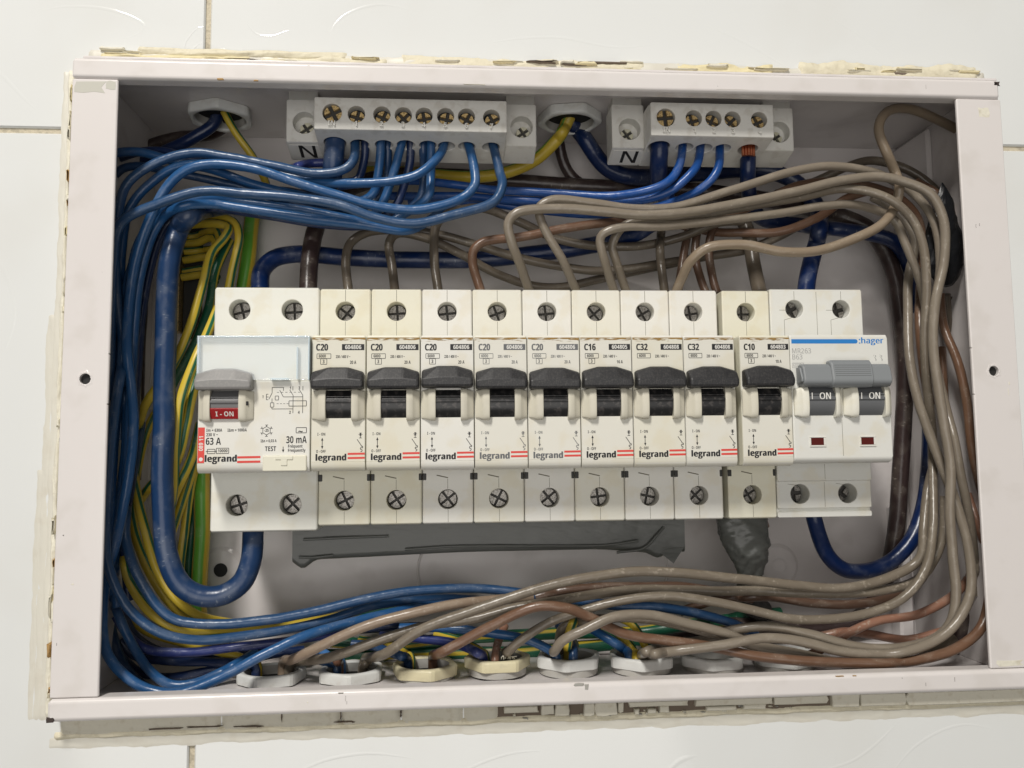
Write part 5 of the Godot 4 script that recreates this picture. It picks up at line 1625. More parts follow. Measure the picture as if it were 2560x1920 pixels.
	wire("thick_blue_cable", "navy2", 2.90, "navy blue cable with bared copper at the right block, looping under the grey-handled breaker", "", [V(193.1, 97.9, -6.0), V(192.9, 88.1, -7.1), V(193.9, 84.4, -10.1), V(200.2, 78.4, -22.3), V(207.3, 75.7, -28.7), V(222.3, 74.8, -31.9), V(224.4, 74.3, -31.0), V(224.5, 72.5, -25.8), V(227.2, 72.5, -26.4), V(233.5, 74.5, -34.3), V(236.3, 74.4, -34.9), V(236.5, 72.9, -30.3), V(251.6, 71.0, -30.7), V(260.6, 67.7, -29.0), V(267.5, 60.6, -31.4), V(273.1, 47.2, -35.1), V(275.8, 32.5, -36.3), V(276.3, 17.6, -35.5), V(275.2, 2.8, -33.6), V(273.4, -12.0, -31.7), V(270.0, -26.2, -28.5), V(265.0, -39.8, -24.7), V(257.5, -52.5, -22.1), V(248.1, -60.5, -22.0), V(238.5, -63.2, -21.8), V(228.9, -61.9, -19.8), V(221.6, -55.8, -17.2), V(215.7, -42.6, -13.2), V(215.1, -37.7, -13.0)])
	wire("blue_wire", "royal", 1.58, "royal blue wire of terminal 1 on the right block, topmost of its three", "royal blue wires of the right block", [V(168.0, 99.7, -5.0), V(164.1, 86.4, 0.5), V(159.8, 80.6, 2.1), V(153.2, 77.5, 1.6), V(139.6, 76.8, -4.1), V(125.4, 78.6, -8.3), V(111.0, 80.5, -11.6), V(97.0, 82.5, -16.1), V(82.6, 85.2, -18.8), V(68.1, 87.3, -21.3), V(53.4, 87.2, -23.3), V(38.6, 86.0, -24.6), V(31.2, 85.3, -25.0)])
	wire("blue_wire", "royal", 1.58, "royal blue wire of terminal 2 on the right block, middle of its three", "royal blue wires of the right block", [V(174.7, 99.4, -5.0), V(171.5, 88.2, -0.6), V(168.8, 84.4, 1.0), V(161.5, 78.1, -0.6), V(152.6, 75.6, -4.1), V(139.2, 76.9, -10.4), V(127.1, 77.5, -12.8), V(112.2, 77.5, -13.1), V(98.0, 79.4, -17.3), V(83.7, 81.4, -20.6), V(68.9, 81.8, -22.6), V(54.1, 82.1, -24.0)])
	wire("blue_wire", "royal", 1.58, "royal blue wire of terminal 3 on the right block, lowest of its three", "royal blue wires of the right block", [V(181.9, 99.2, -5.0), V(178.6, 85.5, -0.0), V(174.0, 80.0, -1.3), V(161.9, 75.3, -8.5), V(148.1, 73.8, -14.3), V(133.5, 73.8, -17.5), V(118.7, 75.3, -18.8), V(103.9, 77.4, -19.8), V(89.3, 79.9, -22.6), V(74.6, 81.0, -25.0), V(64.7, 80.5, -26.0)])
	wire("thick_brown_cable", "maroon", 3.30, "thick maroon main cable from the main switch along the top and right side", "", [V(28.6, 41.5, -16.0), V(28.5, 56.0, -19.6), V(29.6, 67.9, -23.5), V(32.9, 78.6, -28.9), V(40.4, 87.3, -33.5), V(48.9, 92.0, -35.6), V(56.2, 93.5, -35.4), V(61.6, 91.4, -28.1), V(63.8, 92.6, -30.9), V(65.9, 95.7, -39.7), V(68.4, 96.3, -41.2), V(71.0, 95.4, -38.5), V(86.0, 94.5, -37.2), V(101.0, 93.3, -37.0), V(116.0, 92.3, -37.0), V(130.9, 91.4, -36.9), V(145.9, 90.7, -36.6), V(161.3, 91.0, -38.4), V(176.1, 90.5, -37.6), V(190.9, 89.3, -37.0), V(205.8, 87.6, -37.0), V(220.7, 85.4, -37.1), V(229.1, 84.6, -39.5), V(235.1, 84.2, -41.8), V(239.4, 82.6, -40.2), V(242.7, 80.4, -36.7), V(253.8, 74.8, -35.4), V(258.4, 69.0, -35.3), V(263.4, 54.8, -34.0), V(265.2, 39.9, -34.0), V(265.9, 24.9, -34.0), V(265.5, 9.9, -34.0), V(264.1, -5.0, -34.0), V(262.4, -19.9, -34.0), V(260.8, -34.8, -34.3), V(258.9, -49.7, -34.8), V(255.3, -64.3, -35.3), V(249.1, -77.8, -36.1), V(239.4, -85.6, -36.6), V(227.3, -88.1, -37.2), V(212.3, -87.4, -38.0), V(197.0, -85.9, -37.3), V(190.2, -86.1, -39.7), V(177.5, -86.7, -39.4), V(162.6, -89.1, -38.9)])
	wire("brown_cable", "maroon", 2.30, "dim brown cable dropping out of the ceiling opening between the two blocks", "", [V(124.2, 118.7, -32.0), V(125.8, 107.8, -37.1), V(129.1, 99.2, -40.0), V(134.3, 94.2, -41.3), V(145.8, 90.2, -42.1), V(153.1, 89.3, -42.2)])
	wire("thick_earth_cable", "ygt", 2.40, "thick yellow green earth cable coming out of the ceiling opening", "", [V(127.9, 114.6, -22.0), V(126.0, 110.6, -23.4), V(124.5, 107.2, -20.5), V(123.6, 106.4, -23.7), V(114.5, 98.1, -25.8), V(103.1, 93.4, -27.3), V(88.6, 92.5, -31.0), V(74.2, 93.9, -32.8), V(69.6, 93.1, -29.4), V(64.2, 98.6, -44.1), V(61.7, 99.1, -45.1), V(57.1, 97.3, -39.9), V(47.2, 97.0, -39.7), V(44.7, 97.1, -40.0)])
	wire("thick_earth_cable", "ygt2", 2.95, "thick green and yellow earth cable standing beside the main switch", "", [V(3.4, 90.2, -41.0), V(1.9, 75.3, -41.0), V(1.0, 60.4, -40.0), V(-1.0, 45.6, -39.8), V(-3.1, 30.8, -39.1), V(-6.3, 16.2, -38.2), V(-9.7, 1.7, -38.0), V(-13.1, -12.9, -38.2), V(-13.8, -22.8, -36.5), V(-13.1, -30.2, -33.9), V(-13.2, -45.2, -35.8), V(-14.0, -60.1, -37.0), V(-14.4, -72.3, -37.3), V(-14.3, -79.7, -40.3), V(-11.9, -86.6, -42.0)])
	wire("brown_wire", "umber", 1.72, "umber wire into the first narrow breaker, arching right behind the navy cable", "brown wires into the breaker tops", [V(43.9, 41.5, -12.0), V(42.1, 55.3, -17.6), V(43.7, 62.4, -19.0), V(49.7, 66.6, -20.0), V(64.5, 68.3, -22.1), V(79.4, 66.2, -23.0), V(93.9, 62.4, -24.5), V(108.4, 58.6, -26.2), V(123.2, 55.8, -26.9), V(138.2, 54.1, -27.0), V(153.2, 55.4, -27.0), V(168.1, 57.9, -27.0), V(183.1, 60.1, -26.6), V(197.9, 62.6, -26.0), V(211.8, 68.1, -24.2), V(220.6, 72.9, -23.9)])
	wire("brown_wire", "umber", 1.72, "umber wire into the second breaker that sags low behind the breaker tops", "brown wires into the breaker tops", [V(60.7, 41.6, -12.0), V(59.2, 52.9, -17.0), V(58.0, 62.7, -18.8), V(60.9, 66.2, -19.4), V(70.6, 65.2, -20.6), V(84.3, 60.2, -24.8), V(97.3, 53.9, -28.8), V(111.5, 49.4, -31.3), V(123.9, 48.5, -32.0), V(138.7, 51.6, -32.0), V(153.4, 54.9, -32.0), V(168.1, 58.0, -32.0), V(173.0, 59.1, -32.0)])
	wire("brown_wire", "umber", 1.72, "umber wire into the third breaker, straight up under the blue bundle then sagging right", "brown wires into the breaker tops", [V(76.6, 41.6, -12.0), V(74.9, 56.1, -15.6), V(75.7, 68.6, -15.8), V(79.1, 71.4, -12.6), V(83.6, 73.7, -14.1), V(93.1, 75.7, -17.2), V(107.2, 71.4, -20.0), V(121.0, 65.7, -22.0), V(135.8, 62.9, -22.0), V(150.9, 62.5, -21.5), V(161.0, 63.9, -21.7), V(170.5, 66.0, -19.3), V(184.3, 70.9, -16.6), V(194.4, 71.9, -17.0)])
	wire("brown_wire", "rust", 1.72, "reddish brown wire looping into the fourth breaker", "brown wires into the breaker tops", [V(92.3, 41.7, -12.0), V(89.2, 53.5, -14.0), V(89.5, 58.4, -14.0), V(93.1, 61.7, -14.0), V(107.8, 63.9, -14.0), V(122.4, 67.0, -14.0), V(137.2, 69.4, -14.0), V(152.1, 70.5, -13.9), V(161.5, 70.5, -11.4), V(172.0, 71.8, -12.7), V(186.9, 73.1, -12.0), V(200.8, 78.4, -12.0), V(214.4, 84.5, -12.0), V(229.2, 86.3, -12.4), V(243.7, 84.5, -12.4), V(255.6, 80.8, -14.2), V(263.0, 74.2, -15.4), V(266.1, 65.0, -16.9), V(264.9, 55.2, -15.9), V(261.1, 41.1, -12.6), V(258.0, 27.0, -8.8), V(260.4, 12.5, -11.5), V(266.0, 0.4, -18.0)])
	wire("brown_wire", "taupe", 1.72, "taupe wire looping over into the fifth breaker, outermost down the right side", "taupe brown wires on the right", [V(110.3, 41.6, -11.0), V(105.5, 50.6, -0.1), V(102.7, 56.4, 3.6), V(101.2, 63.5, 5.2), V(104.2, 67.1, 6.0), V(119.1, 68.7, 6.0), V(134.1, 67.9, 6.0), V(149.0, 66.8, 6.0), V(164.0, 67.8, 6.0), V(178.7, 70.5, 5.5), V(193.3, 73.6, 5.0), V(208.0, 77.0, 5.0), V(222.5, 80.6, 5.4), V(237.4, 82.0, 6.1), V(249.4, 78.8, 6.9), V(255.5, 74.7, 7.7), V(259.2, 65.5, 8.0), V(258.6, 50.6, 8.0), V(254.7, 36.1, 7.8), V(253.1, 21.3, 7.3), V(253.5, 6.3, 8.0), V(254.6, -8.6, 8.8), V(256.2, -23.5, 8.5), V(255.6, -38.5, 7.7), V(256.7, -53.3, 5.9), V(257.7, -68.2, 5.0), V(255.6, -77.9, 4.4), V(250.3, -83.1, 4.0), V(235.8, -86.3, 4.0), V(220.9, -85.4, 3.4), V(206.5, -81.4, 2.2), V(192.1, -78.6, -0.6), V(180.3, -80.2, -4.1), V(176.3, -82.2, -7.1), V(168.6, -84.0, -5.7), V(156.3, -85.0, -5.1), V(154.1, -85.7, -6.1), V(151.2, -86.0, -4.0), V(147.0, -85.1, 4.0), V(147.5, -89.0, -6.4), V(147.6, -96.8, -8.2)])
	wire("brown_wire", "taupe", 1.60, "taupe wire into the sixth breaker, uppermost of the crossing bundle at the right", "taupe brown wires on the right", [V(127.9, 41.6, -11.0), V(121.6, 51.5, -1.9), V(115.0, 61.4, 1.8), V(112.4, 68.3, 2.3), V(112.9, 70.7, 2.7), V(117.2, 72.9, 3.0), V(132.1, 71.9, 2.7), V(147.0, 70.3, 2.0), V(161.9, 70.9, 2.6), V(176.3, 75.2, 3.2), V(190.6, 79.6, 4.0), V(204.9, 84.1, 4.0), V(219.6, 86.7, 3.5), V(234.4, 85.7, 2.0), V(245.9, 84.0, -2.1), V(253.7, 78.2, -0.6), V(258.9, 67.3, 2.3), V(260.3, 52.4, 3.1), V(258.5, 37.6, 2.1), V(258.0, 26.3, -3.0)])
	wire("brown_wire", "taupe2", 1.60, "taupe wire from the seventh breaker, innermost at the lower right, into the fourth nut", "taupe brown wires on the right", [V(146.5, 41.7, -11.0), V(140.8, 53.1, -3.3), V(139.5, 57.7, -2.1), V(142.9, 64.0, -0.5), V(149.6, 66.8, 0.3), V(164.6, 67.5, 1.1), V(179.4, 69.8, 2.0), V(194.1, 72.6, 2.0), V(208.8, 75.2, 2.1), V(223.5, 78.3, 2.8), V(233.1, 77.0, 4.7), V(241.5, 72.4, 7.0), V(248.8, 65.8, 6.1), V(251.6, 56.3, 7.0), V(252.4, 41.4, 6.5), V(252.3, 26.6, 4.0), V(253.3, 11.9, 1.6), V(256.5, -2.1, -2.7), V(259.5, -10.5, -6.9), V(259.7, -17.8, -7.7), V(256.4, -31.5, -3.1), V(252.6, -45.1, 1.7), V(247.9, -59.0, 3.8), V(239.8, -68.5, 4.0), V(228.5, -73.6, 3.5), V(213.8, -75.8, 3.0), V(198.8, -75.5, 3.0), V(184.2, -72.0, 3.0), V(169.6, -68.7, 2.9), V(154.8, -66.8, 2.1), V(139.9, -68.2, 0.9), V(125.6, -71.8, -1.4), V(114.3, -76.1, -4.1), V(103.6, -82.5, -4.0), V(100.2, -85.8, -5.0), V(101.0, -88.5, -17.0), V(101.1, -95.8, -17.3)])
	wire("brown_wire", "taupe", 1.60, "taupe wire running close beside it, lowest of the crossing bundle", "taupe brown wires on the right", [V(141.7, 41.5, -10.0), V(136.3, 51.8, -0.6), V(134.3, 58.4, 2.0), V(135.1, 60.5, 3.0), V(141.9, 62.9, 3.9), V(156.9, 63.4, 3.4), V(171.8, 65.2, 3.0), V(186.7, 67.1, 2.7), V(201.5, 69.3, 2.1), V(216.2, 72.3, 0.9), V(231.0, 73.5, -0.7), V(243.0, 71.0, -2.6), V(246.7, 67.9, -2.0), V(249.9, 58.6, -0.9), V(255.7, 44.9, -2.9), V(260.5, 31.8, -7.5), V(262.2, 27.2, -9.4), V(262.5, 14.8, -7.5), V(262.1, 3.2, -3.2), V(262.4, -6.4, -0.7), V(262.0, -13.2, 2.2), V(264.4, -28.0, 1.7), V(268.4, -42.1, -1.1), V(272.5, -55.6, -6.1), V(273.8, -59.5, -8.0), V(273.1, -61.4, -7.1), V(274.8, -64.1, -10.0), V(273.6, -71.5, -10.0)])
	wire("brown_wire", "taupe", 1.70, "taupe wire leftmost beside the maroon cable, ending frontmost in the sixth nut", "taupe brown wires on the right", [V(243.7, 80.4, -12.0), V(252.2, 75.4, -11.9), V(259.1, 65.1, -11.1), V(259.9, 60.5, -12.4), V(256.9, 48.5, -12.5), V(255.0, 33.7, -11.0), V(252.5, 19.4, -7.5), V(252.7, 4.7, -4.7), V(255.0, -9.9, -2.2), V(258.3, -24.2, 0.5), V(262.5, -38.4, 1.6), V(263.6, -53.0, 4.8), V(261.3, -67.4, 7.7), V(254.7, -77.9, 8.0), V(246.5, -83.5, 8.0), V(234.4, -87.0, 7.9), V(230.1, -87.7, 6.4), V(214.8, -86.2, 6.4), V(200.3, -82.6, 5.6), V(188.0, -81.4, 4.7), V(173.0, -83.5, 4.2), V(158.4, -85.4, 2.3), V(154.6, -86.2, 0.2), V(149.5, -85.4, 5.9), V(150.7, -88.9, -5.8), V(150.5, -96.1, -5.7)])
	wire("brown_wire", "tan", 1.78, "light tan wire into the eighth breaker with a loop high at the upper right", "", [V(164.5, 41.6, -10.0), V(165.7, 46.6, -4.7), V(167.3, 51.3, 0.8), V(172.6, 55.6, 3.5), V(184.9, 56.7, 4.9), V(199.7, 53.9, 5.9), V(212.1, 54.3, 6.0), V(226.4, 58.9, 5.6), V(237.5, 64.6, 4.9), V(245.5, 73.2, 1.0), V(246.9, 80.3, 2.0), V(246.3, 85.1, 1.0), V(240.7, 92.3, 4.8), V(238.7, 99.4, 4.4), V(239.8, 104.1, 3.6), V(244.7, 109.1, 1.3), V(254.1, 111.1, -1.2), V(268.4, 107.9, -4.4), V(277.6, 104.5, -6.1), V(281.6, 101.4, -6.0)])
	wire("brown_wire", "umber", 1.70, "grey brown wire dropping straight behind the eighth breaker top", "brown wires into the breaker tops", [V(161.6, 42.4, -14.0), V(161.8, 51.2, -17.9), V(161.7, 56.0, -19.1), V(160.9, 59.9, -16.8), V(161.5, 62.6, -18.5), V(163.0, 66.2, -23.4), V(163.6, 69.0, -24.6), V(162.7, 70.4, -20.6), V(164.1, 77.5, -20.0)])
	wire("brown_wire", "rust2", 1.62, "leftmost reddish brown wire behind the tan loop", "reddish brown wires between the breakers", [V(166.8, 42.6, -15.0), V(168.6, 49.1, -17.6), V(172.1, 62.9, -20.9), V(174.6, 72.1, -22.0), V(176.3, 76.6, -22.0)])
	wire("brown_wire", "rust2", 1.60, "middle reddish brown wire into the gap left of the spaced-out breaker", "reddish brown wires between the breakers", [V(177.6, 42.4, -14.0), V(176.5, 49.1, -17.0), V(175.4, 58.7, -19.2), V(177.8, 70.7, -21.1), V(182.8, 79.1, -22.0)])
	wire("brown_wire", "rust2", 1.60, "rightmost reddish brown wire into the gap left of the spaced-out breaker", "reddish brown wires between the breakers", [V(181.2, 42.1, -12.0), V(180.6, 48.7, -15.0), V(180.7, 63.2, -18.3), V(184.6, 72.1, -19.8), V(190.1, 77.0, -20.0)])
	wire("brown_wire", "rust", 1.72, "orange brown wire crossing in front of the horizontal navy cable", "reddish brown wires between the breakers", [V(170.4, 73.2, -27.0), V(184.4, 69.1, -23.5), V(193.4, 67.9, -19.4), V(208.0, 67.4, -16.3), V(222.0, 72.4, -14.4), V(234.7, 80.4, -14.1), V(246.9, 84.3, -15.9), V(253.9, 83.6, -16.6), V(260.5, 80.8, -19.0)])
	wire("brown_cable", "umber", 2.75, "thick grey brown cable into the spaced-out breaker", "", [V(197.7, 42.1, -12.0), V(198.4, 55.3, -19.2), V(197.8, 69.9, -22.9), V(194.7, 78.9, -26.0)])
	wire("brown_wire", "umber", 1.72, "dark umber wire arching highest at the upper right corner", "", [V(211.3, 85.7, -26.0), V(225.4, 89.5, -22.2), V(239.0, 95.4, -19.9), V(248.6, 97.9, -20.0), V(260.7, 95.1, -19.5), V(268.8, 89.5, -18.0), V(274.4, 81.5, -16.1), V(276.8, 74.4, -16.0)])
	wire("brown_wire", "rust", 1.72, "short orange brown end going into the black tape", "", [V(262.9, 87.3, -14.0), V(268.2, 80.8, -9.1), V(273.8, 73.1, -9.6), V(275.0, 71.0, -10.0)])
	wire("brown_wire", "umber", 1.50, "grey brown wire below the black tape, deepest behind the bundle", "brown wires leaving the black tape", [V(271.4, 42.4, -12.0), V(274.7, 28.5, -16.8), V(278.7, 14.6, -21.6), V(282.2, 0.5, -25.7), V(283.8, -14.4, -28.1), V(284.9, -29.4, -30.0)])
	wire("brown_wire", "umber", 1.50, "dim grey brown wire on the right below the black tape", "brown wires leaving the black tape", [V(275.7, 42.1, -14.0), V(279.3, 27.6, -17.3), V(283.6, 13.9, -22.3), V(287.4, -0.2, -26.7), V(290.2, -14.7, -30.3), V(291.9, -29.6, -33.0)])
	wire("brown_wire", "rust", 1.62, "orange brown wire from the black tape sliding behind the right bar", "brown wires leaving the black tape", [V(266.4, 41.6, -8.0), V(266.3, 29.2, -6.9), V(268.2, 15.0, -2.5), V(269.0, 0.3, 0.2), V(268.6, -14.7, 1.9), V(270.6, -26.9, 1.6), V(276.2, -36.8, -3.5), V(278.5, -40.5, -6.0)])
	wire("brown_wire", "rust", 1.60, "sliver of orange wire along the right bar near its screw hole", "brown wires leaving the black tape", [V(282.1, 32.7, -14.0), V(281.7, 17.5, -14.0), V(281.4, 2.4, -14.1), V(282.0, -7.6, -15.0)])
	wire("brown_wire", "rust", 1.55, "short pink brown wire glimpsed between taupe wires right of the two-pole breaker", "", [V(270.9, 22.3, -16.0), V(270.1, 12.4, -15.0), V(272.0, 0.4, -18.0)])
	wire("brown_wire", "salmon", 1.65, "pink brown wire slipping behind the right bar low down", "", [V(273.8, -34.0, -10.0), V(274.5, -46.0, -5.2), V(277.0, -53.2, -5.5), V(279.9, -56.8, -8.0)])
	wire("brown_cable", "maroon", 2.30, "dark maroon cable behind the right wires, upper of two", "dark cables in the lower right corner", [V(284.3, -51.6, -14.0), V(283.3, -56.3, -15.5), V(281.9, -58.4, -14.7), V(284.4, -65.6, -22.1), V(283.8, -69.4, -22.9), V(285.7, -81.8, -31.5), V(285.9, -87.9, -36.0)])
	wire("brown_cable", "maroon", 2.50, "dark maroon cable behind the right wires, lower of two", "dark cables in the lower right corner", [V(279.8, -61.2, -8.0), V(277.9, -74.9, -13.6), V(273.6, -88.0, -19.7), V(268.0, -94.9, -24.1), V(262.3, -97.8, -28.0)])
	wire("brown_wire", "rust", 1.75, "salmon pink wire arching over into the third nut and along the floor to the right", "", [V(272.9, -59.5, 4.0), V(268.5, -73.7, 5.6), V(264.7, -80.0, 6.7), V(254.1, -86.3, 8.0), V(239.7, -89.8, 7.8), V(234.8, -90.3, 7.6), V(228.9, -90.0, 9.4), V(214.6, -89.9, 7.0), V(199.7, -89.1, 5.6), V(185.0, -87.6, 3.4), V(170.6, -84.7, 0.8), V(155.8, -82.4, -0.0), V(141.1, -79.8, 0.3), V(128.0, -73.4, 2.2), V(118.9, -69.4, 4.8), V(109.0, -68.9, 4.8), V(95.4, -74.6, 2.8), V(82.2, -81.5, 1.0), V(77.8, -83.8, 0.6), V(75.7, -85.5, -3.4), V(74.0, -89.2, -17.8), V(73.9, -90.4, -20.0), V(73.8, -97.7, -20.3)])
	wire("brown_wire", "taupe2", 1.72, "long taupe wire highest over the lower bundle, ending in the second nut", "taupe brown wires on the right", [V(261.4, -21.2, -9.0), V(256.4, -32.3, -6.5), V(251.3, -45.4, -1.7), V(249.0, -54.8, -0.2), V(246.0, -58.6, -1.1), V(232.2, -64.0, -0.8), V(217.4, -65.8, 0.3), V(202.7, -64.4, 1.4), V(187.9, -62.4, 2.4), V(173.1, -60.5, 3.0), V(158.3, -58.7, 3.7), V(143.4, -58.0, 4.4), V(128.6, -59.3, 5.0), V(113.9, -61.9, 5.0), V(99.5, -65.9, 5.0), V(85.3, -70.5, 4.5), V(71.2, -75.4, 3.7), V(60.8, -82.0, 2.5), V(57.6, -84.4, -0.3), V(51.5, -88.3, -13.4), V(49.5, -90.5, -20.3), V(48.7, -93.4, -20.1), V(48.8, -98.4, -19.9)])
	wire("brown_wire", "taupe2", 1.72, "taupe wire second from top of the lower bundle, ending in the first nut", "taupe brown wires on the right", [V(262.5, -34.4, -6.0), V(260.7, -49.3, -6.0), V(256.2, -58.1, -5.6), V(248.8, -64.5, -4.0), V(234.2, -67.4, -2.2), V(219.4, -68.0, -2.3), V(204.3, -67.7, -3.4), V(189.4, -66.8, -4.8), V(176.7, -66.8, -4.8), V(162.0, -66.2, -6.0), V(147.0, -65.7, -6.1), V(132.2, -66.6, -4.3), V(117.4, -68.2, -2.0), V(102.6, -70.5, -2.7), V(88.1, -73.9, -3.0), V(73.2, -75.6, -3.0), V(58.7, -79.3, -3.1), V(44.5, -84.1, -3.3), V(37.7, -86.2, -5.3), V(26.6, -89.3, -15.3), V(24.7, -90.3, -17.9), V(23.4, -91.1, -18.2), V(23.2, -98.4, -18.3)])
	wire("brown_wire", "tan2", 1.72, "tan wire arching out of the first nut in front of the blue wires", "taupe brown wires on the right", [V(109.3, -67.8, -9.0), V(97.2, -68.0, -5.7), V(82.7, -68.4, -1.7), V(68.0, -70.5, 0.8), V(53.3, -74.1, 1.0), V(39.3, -79.7, 0.7), V(30.5, -84.1, -1.5), V(26.0, -86.7, -6.7), V(20.6, -91.1, -20.0), V(20.4, -98.4, -20.3)])
	wire("brown_wire", "rust2", 1.60, "reddish brown wire just under the highest taupe wire", "dark brown wires in the lower bundle", [V(111.2, -68.7, -13.9), V(116.0, -67.3, -13.0), V(118.2, -66.5, -11.3), V(133.3, -65.2, -11.0), V(148.5, -65.4, -11.0), V(163.6, -65.7, -11.0), V(178.6, -68.3, -11.8), V(179.4, -68.1, -7.2), V(183.2, -69.4, -11.5), V(190.8, -71.3, -13.2)])
	wire("brown_wire", "rust2", 1.70, "dark reddish wire curving up beneath the navy loop", "dark brown wires in the lower bundle", [V(165.1, -76.1, -18.0), V(176.1, -71.6, -13.9), V(184.4, -71.0, -15.7), V(187.4, -69.8, -9.3), V(189.6, -69.6, -8.5), V(198.5, -70.5, -11.9), V(213.4, -73.1, -12.0), V(228.5, -73.8, -12.0), V(243.4, -72.0, -13.0), V(252.8, -68.8, -14.5), V(262.5, -62.8, -19.7), V(265.7, -59.7, -22.0)])
	wire("brown_wire", "salmon", 1.60, "salmon brown wire rising to the right inside the lower right corner", "salmon wires in the lower right corner", [V(282.6, -59.0, -20.1), V(279.6, -62.6, -18.0), V(275.1, -63.6, -12.5), V(276.2, -65.7, -15.8), V(272.7, -68.1, -13.7), V(262.2, -73.1, -9.3), V(250.6, -77.7, -8.9), V(235.7, -79.1, -8.0), V(221.6, -83.7, -6.0), V(213.0, -88.6, -7.0), V(209.3, -91.2, -9.0)])
	wire("brown_wire", "salmon", 1.60, "salmon brown wire lying flat under the other in the lower right corner", "salmon wires in the lower right corner", [V(263.3, -83.6, -10.0), V(248.8, -87.1, -11.9), V(234.1, -84.7, -12.1), V(224.3, -83.3, -10.9), V(219.3, -84.1, -11.1), V(210.6, -86.8, -15.0)])
	wire("brown_wire", "taupe", 1.70, "pale taupe wire arching from the fifth nut along the floor to the right", "taupe brown wires on the right", [V(260.4, -84.7, -2.0), V(247.0, -90.7, 0.3), V(232.3, -92.8, 0.8), V(217.4, -91.8, 0.1), V(203.0, -88.5, -1.5), V(188.3, -85.5, -2.5), V(176.8, -80.7, 0.1), V(163.0, -76.7, 1.0), V(148.6, -73.1, 2.4), V(136.3, -73.0, 4.1), V(126.9, -76.5, 4.5), V(118.1, -80.9, 3.2), V(116.0, -84.5, 0.8), V(116.4, -86.6, -6.9), V(117.8, -88.8, -15.8), V(117.8, -96.0, -16.1)])
	wire("brown_wire", "taupe2", 1.70, "taupe wire bending down at the back of the fifth nut", "taupe brown wires on the right", [V(212.4, -92.0, -3.0), V(198.0, -89.4, -4.8), V(184.2, -85.1, -6.2), V(182.5, -84.7, -8.0), V(179.9, -83.8, -7.0), V(176.3, -82.3, -3.1), V(173.7, -81.4, -2.0), V(169.6, -80.5, -4.0), V(155.2, -76.6, -4.0), V(143.0, -75.1, -4.5), V(133.6, -75.8, -7.4), V(128.1, -75.4, -4.2), V(126.1, -76.0, -5.8), V(124.6, -77.2, -10.4), V(120.6, -79.2, -11.1), V(119.8, -85.3, -17.7), V(120.1, -89.8, -20.0)])
	wire("brown_wire", "salmon", 1.50, "short pink brown stub standing in the fourth nut", "", [V(100.4, -80.7, -24.0), V(97.4, -84.9, -16.1), V(95.9, -88.7, -7.5), V(95.9, -95.8, -7.5)])
	wire("brown_wire", "salmon", 1.40, "thin pinkish wire in the middle of the second nut", "", [V(39.5, -87.2, -12.6), V(40.5, -89.4, -13.0), V(40.7, -91.0, -18.8), V(40.8, -98.3, -18.9)])
	wire("brown_wire", "taupe2", 1.50, "dull brown wire at the right rim of the second nut", "", [V(51.1, -90.2, -15.2), V(50.0, -90.6, -12.1), V(49.6, -91.3, -13.6), V(49.6, -98.4, -13.8)])
	wire("blue_wire", "blue2", 1.72, "blue wire nearest the thick loop, rising over the lower bundle", "thin blue wires on the left", [V(-31.1, -4.9, -19.7), V(-30.1, -7.5, -16.2), V(-29.5, -12.5, -12.7), V(-32.3, -24.9, -15.5), V(-33.6, -32.4, -16.6), V(-30.9, -36.9, -8.1), V(-31.0, -44.0, -8.2), V(-26.4, -55.3, -5.9), V(-18.5, -68.0, -6.0), V(-12.4, -72.3, -6.0), V(2.4, -74.1, -6.7), V(17.3, -73.5, -8.8), V(31.9, -71.6, -11.3), V(46.5, -68.8, -13.7), V(61.2, -66.5, -15.8), V(76.2, -65.6, -17.0), V(91.1, -65.9, -18.0), V(106.0, -67.6, -16.8), V(113.5, -68.6, -16.8), V(125.0, -69.8, -11.2), V(139.7, -71.7, -9.3), V(154.7, -72.3, -8.0), V(169.3, -75.3, -9.5), V(183.1, -79.8, -13.4), V(193.6, -84.8, -18.0)])
	wire("blue_wire", "blue1", 1.60, "blue wire curving inside the lowest one in the left corner", "thin blue wires on the left", [V(-36.6, -57.5, -9.5), V(-36.2, -62.4, -11.4), V(-37.3, -68.1, -17.5), V(-33.8, -71.9, -12.4), V(-29.4, -80.9, -12.3), V(-21.4, -89.9, -8.9), V(-13.1, -93.4, -5.0), V(-5.7, -93.2, -5.8), V(2.9, -90.3, -9.9), V(5.5, -88.8, -8.8), V(8.5, -87.6, -13.8), V(11.5, -86.2, -18.0)])
	wire("blue_wire", "violet", 1.60, "violet blue wire low in the left corner behind the front loop", "thin blue wires on the left", [V(-36.4, -72.2, -16.3), V(-30.7, -80.3, -15.8), V(-24.3, -83.8, -14.9), V(-9.6, -84.8, -13.7), V(5.2, -83.3, -12.8), V(19.9, -82.3, -13.9), V(34.1, -81.3, -18.1), V(43.2, -81.0, -22.0)])
	wire("blue_wire", "navy", 1.60, "dark navy wire running to the first nut", "thin blue wires on the left", [V(-37.7, -82.0, -24.0), V(-32.6, -87.5, -24.1), V(-20.5, -89.4, -22.3), V(-5.6, -89.6, -19.7), V(4.4, -89.6, -17.2), V(6.4, -90.2, -18.5), V(9.6, -89.8, -14.9), V(11.5, -91.0, -16.3), V(11.8, -98.2, -16.0)])
	wire("blue_wire", "navy", 1.60, "dark navy wire deepest along the floor at the left", "thin blue wires on the left", [V(-39.0, -88.5, -28.0), V(-31.0, -94.2, -25.7), V(-19.3, -95.0, -21.3), V(-4.6, -92.6, -19.7), V(2.7, -91.8, -21.2), V(6.0, -91.9, -28.3), V(8.3, -91.2, -29.2), V(14.3, -89.0, -25.1), V(26.6, -88.2, -28.0)])
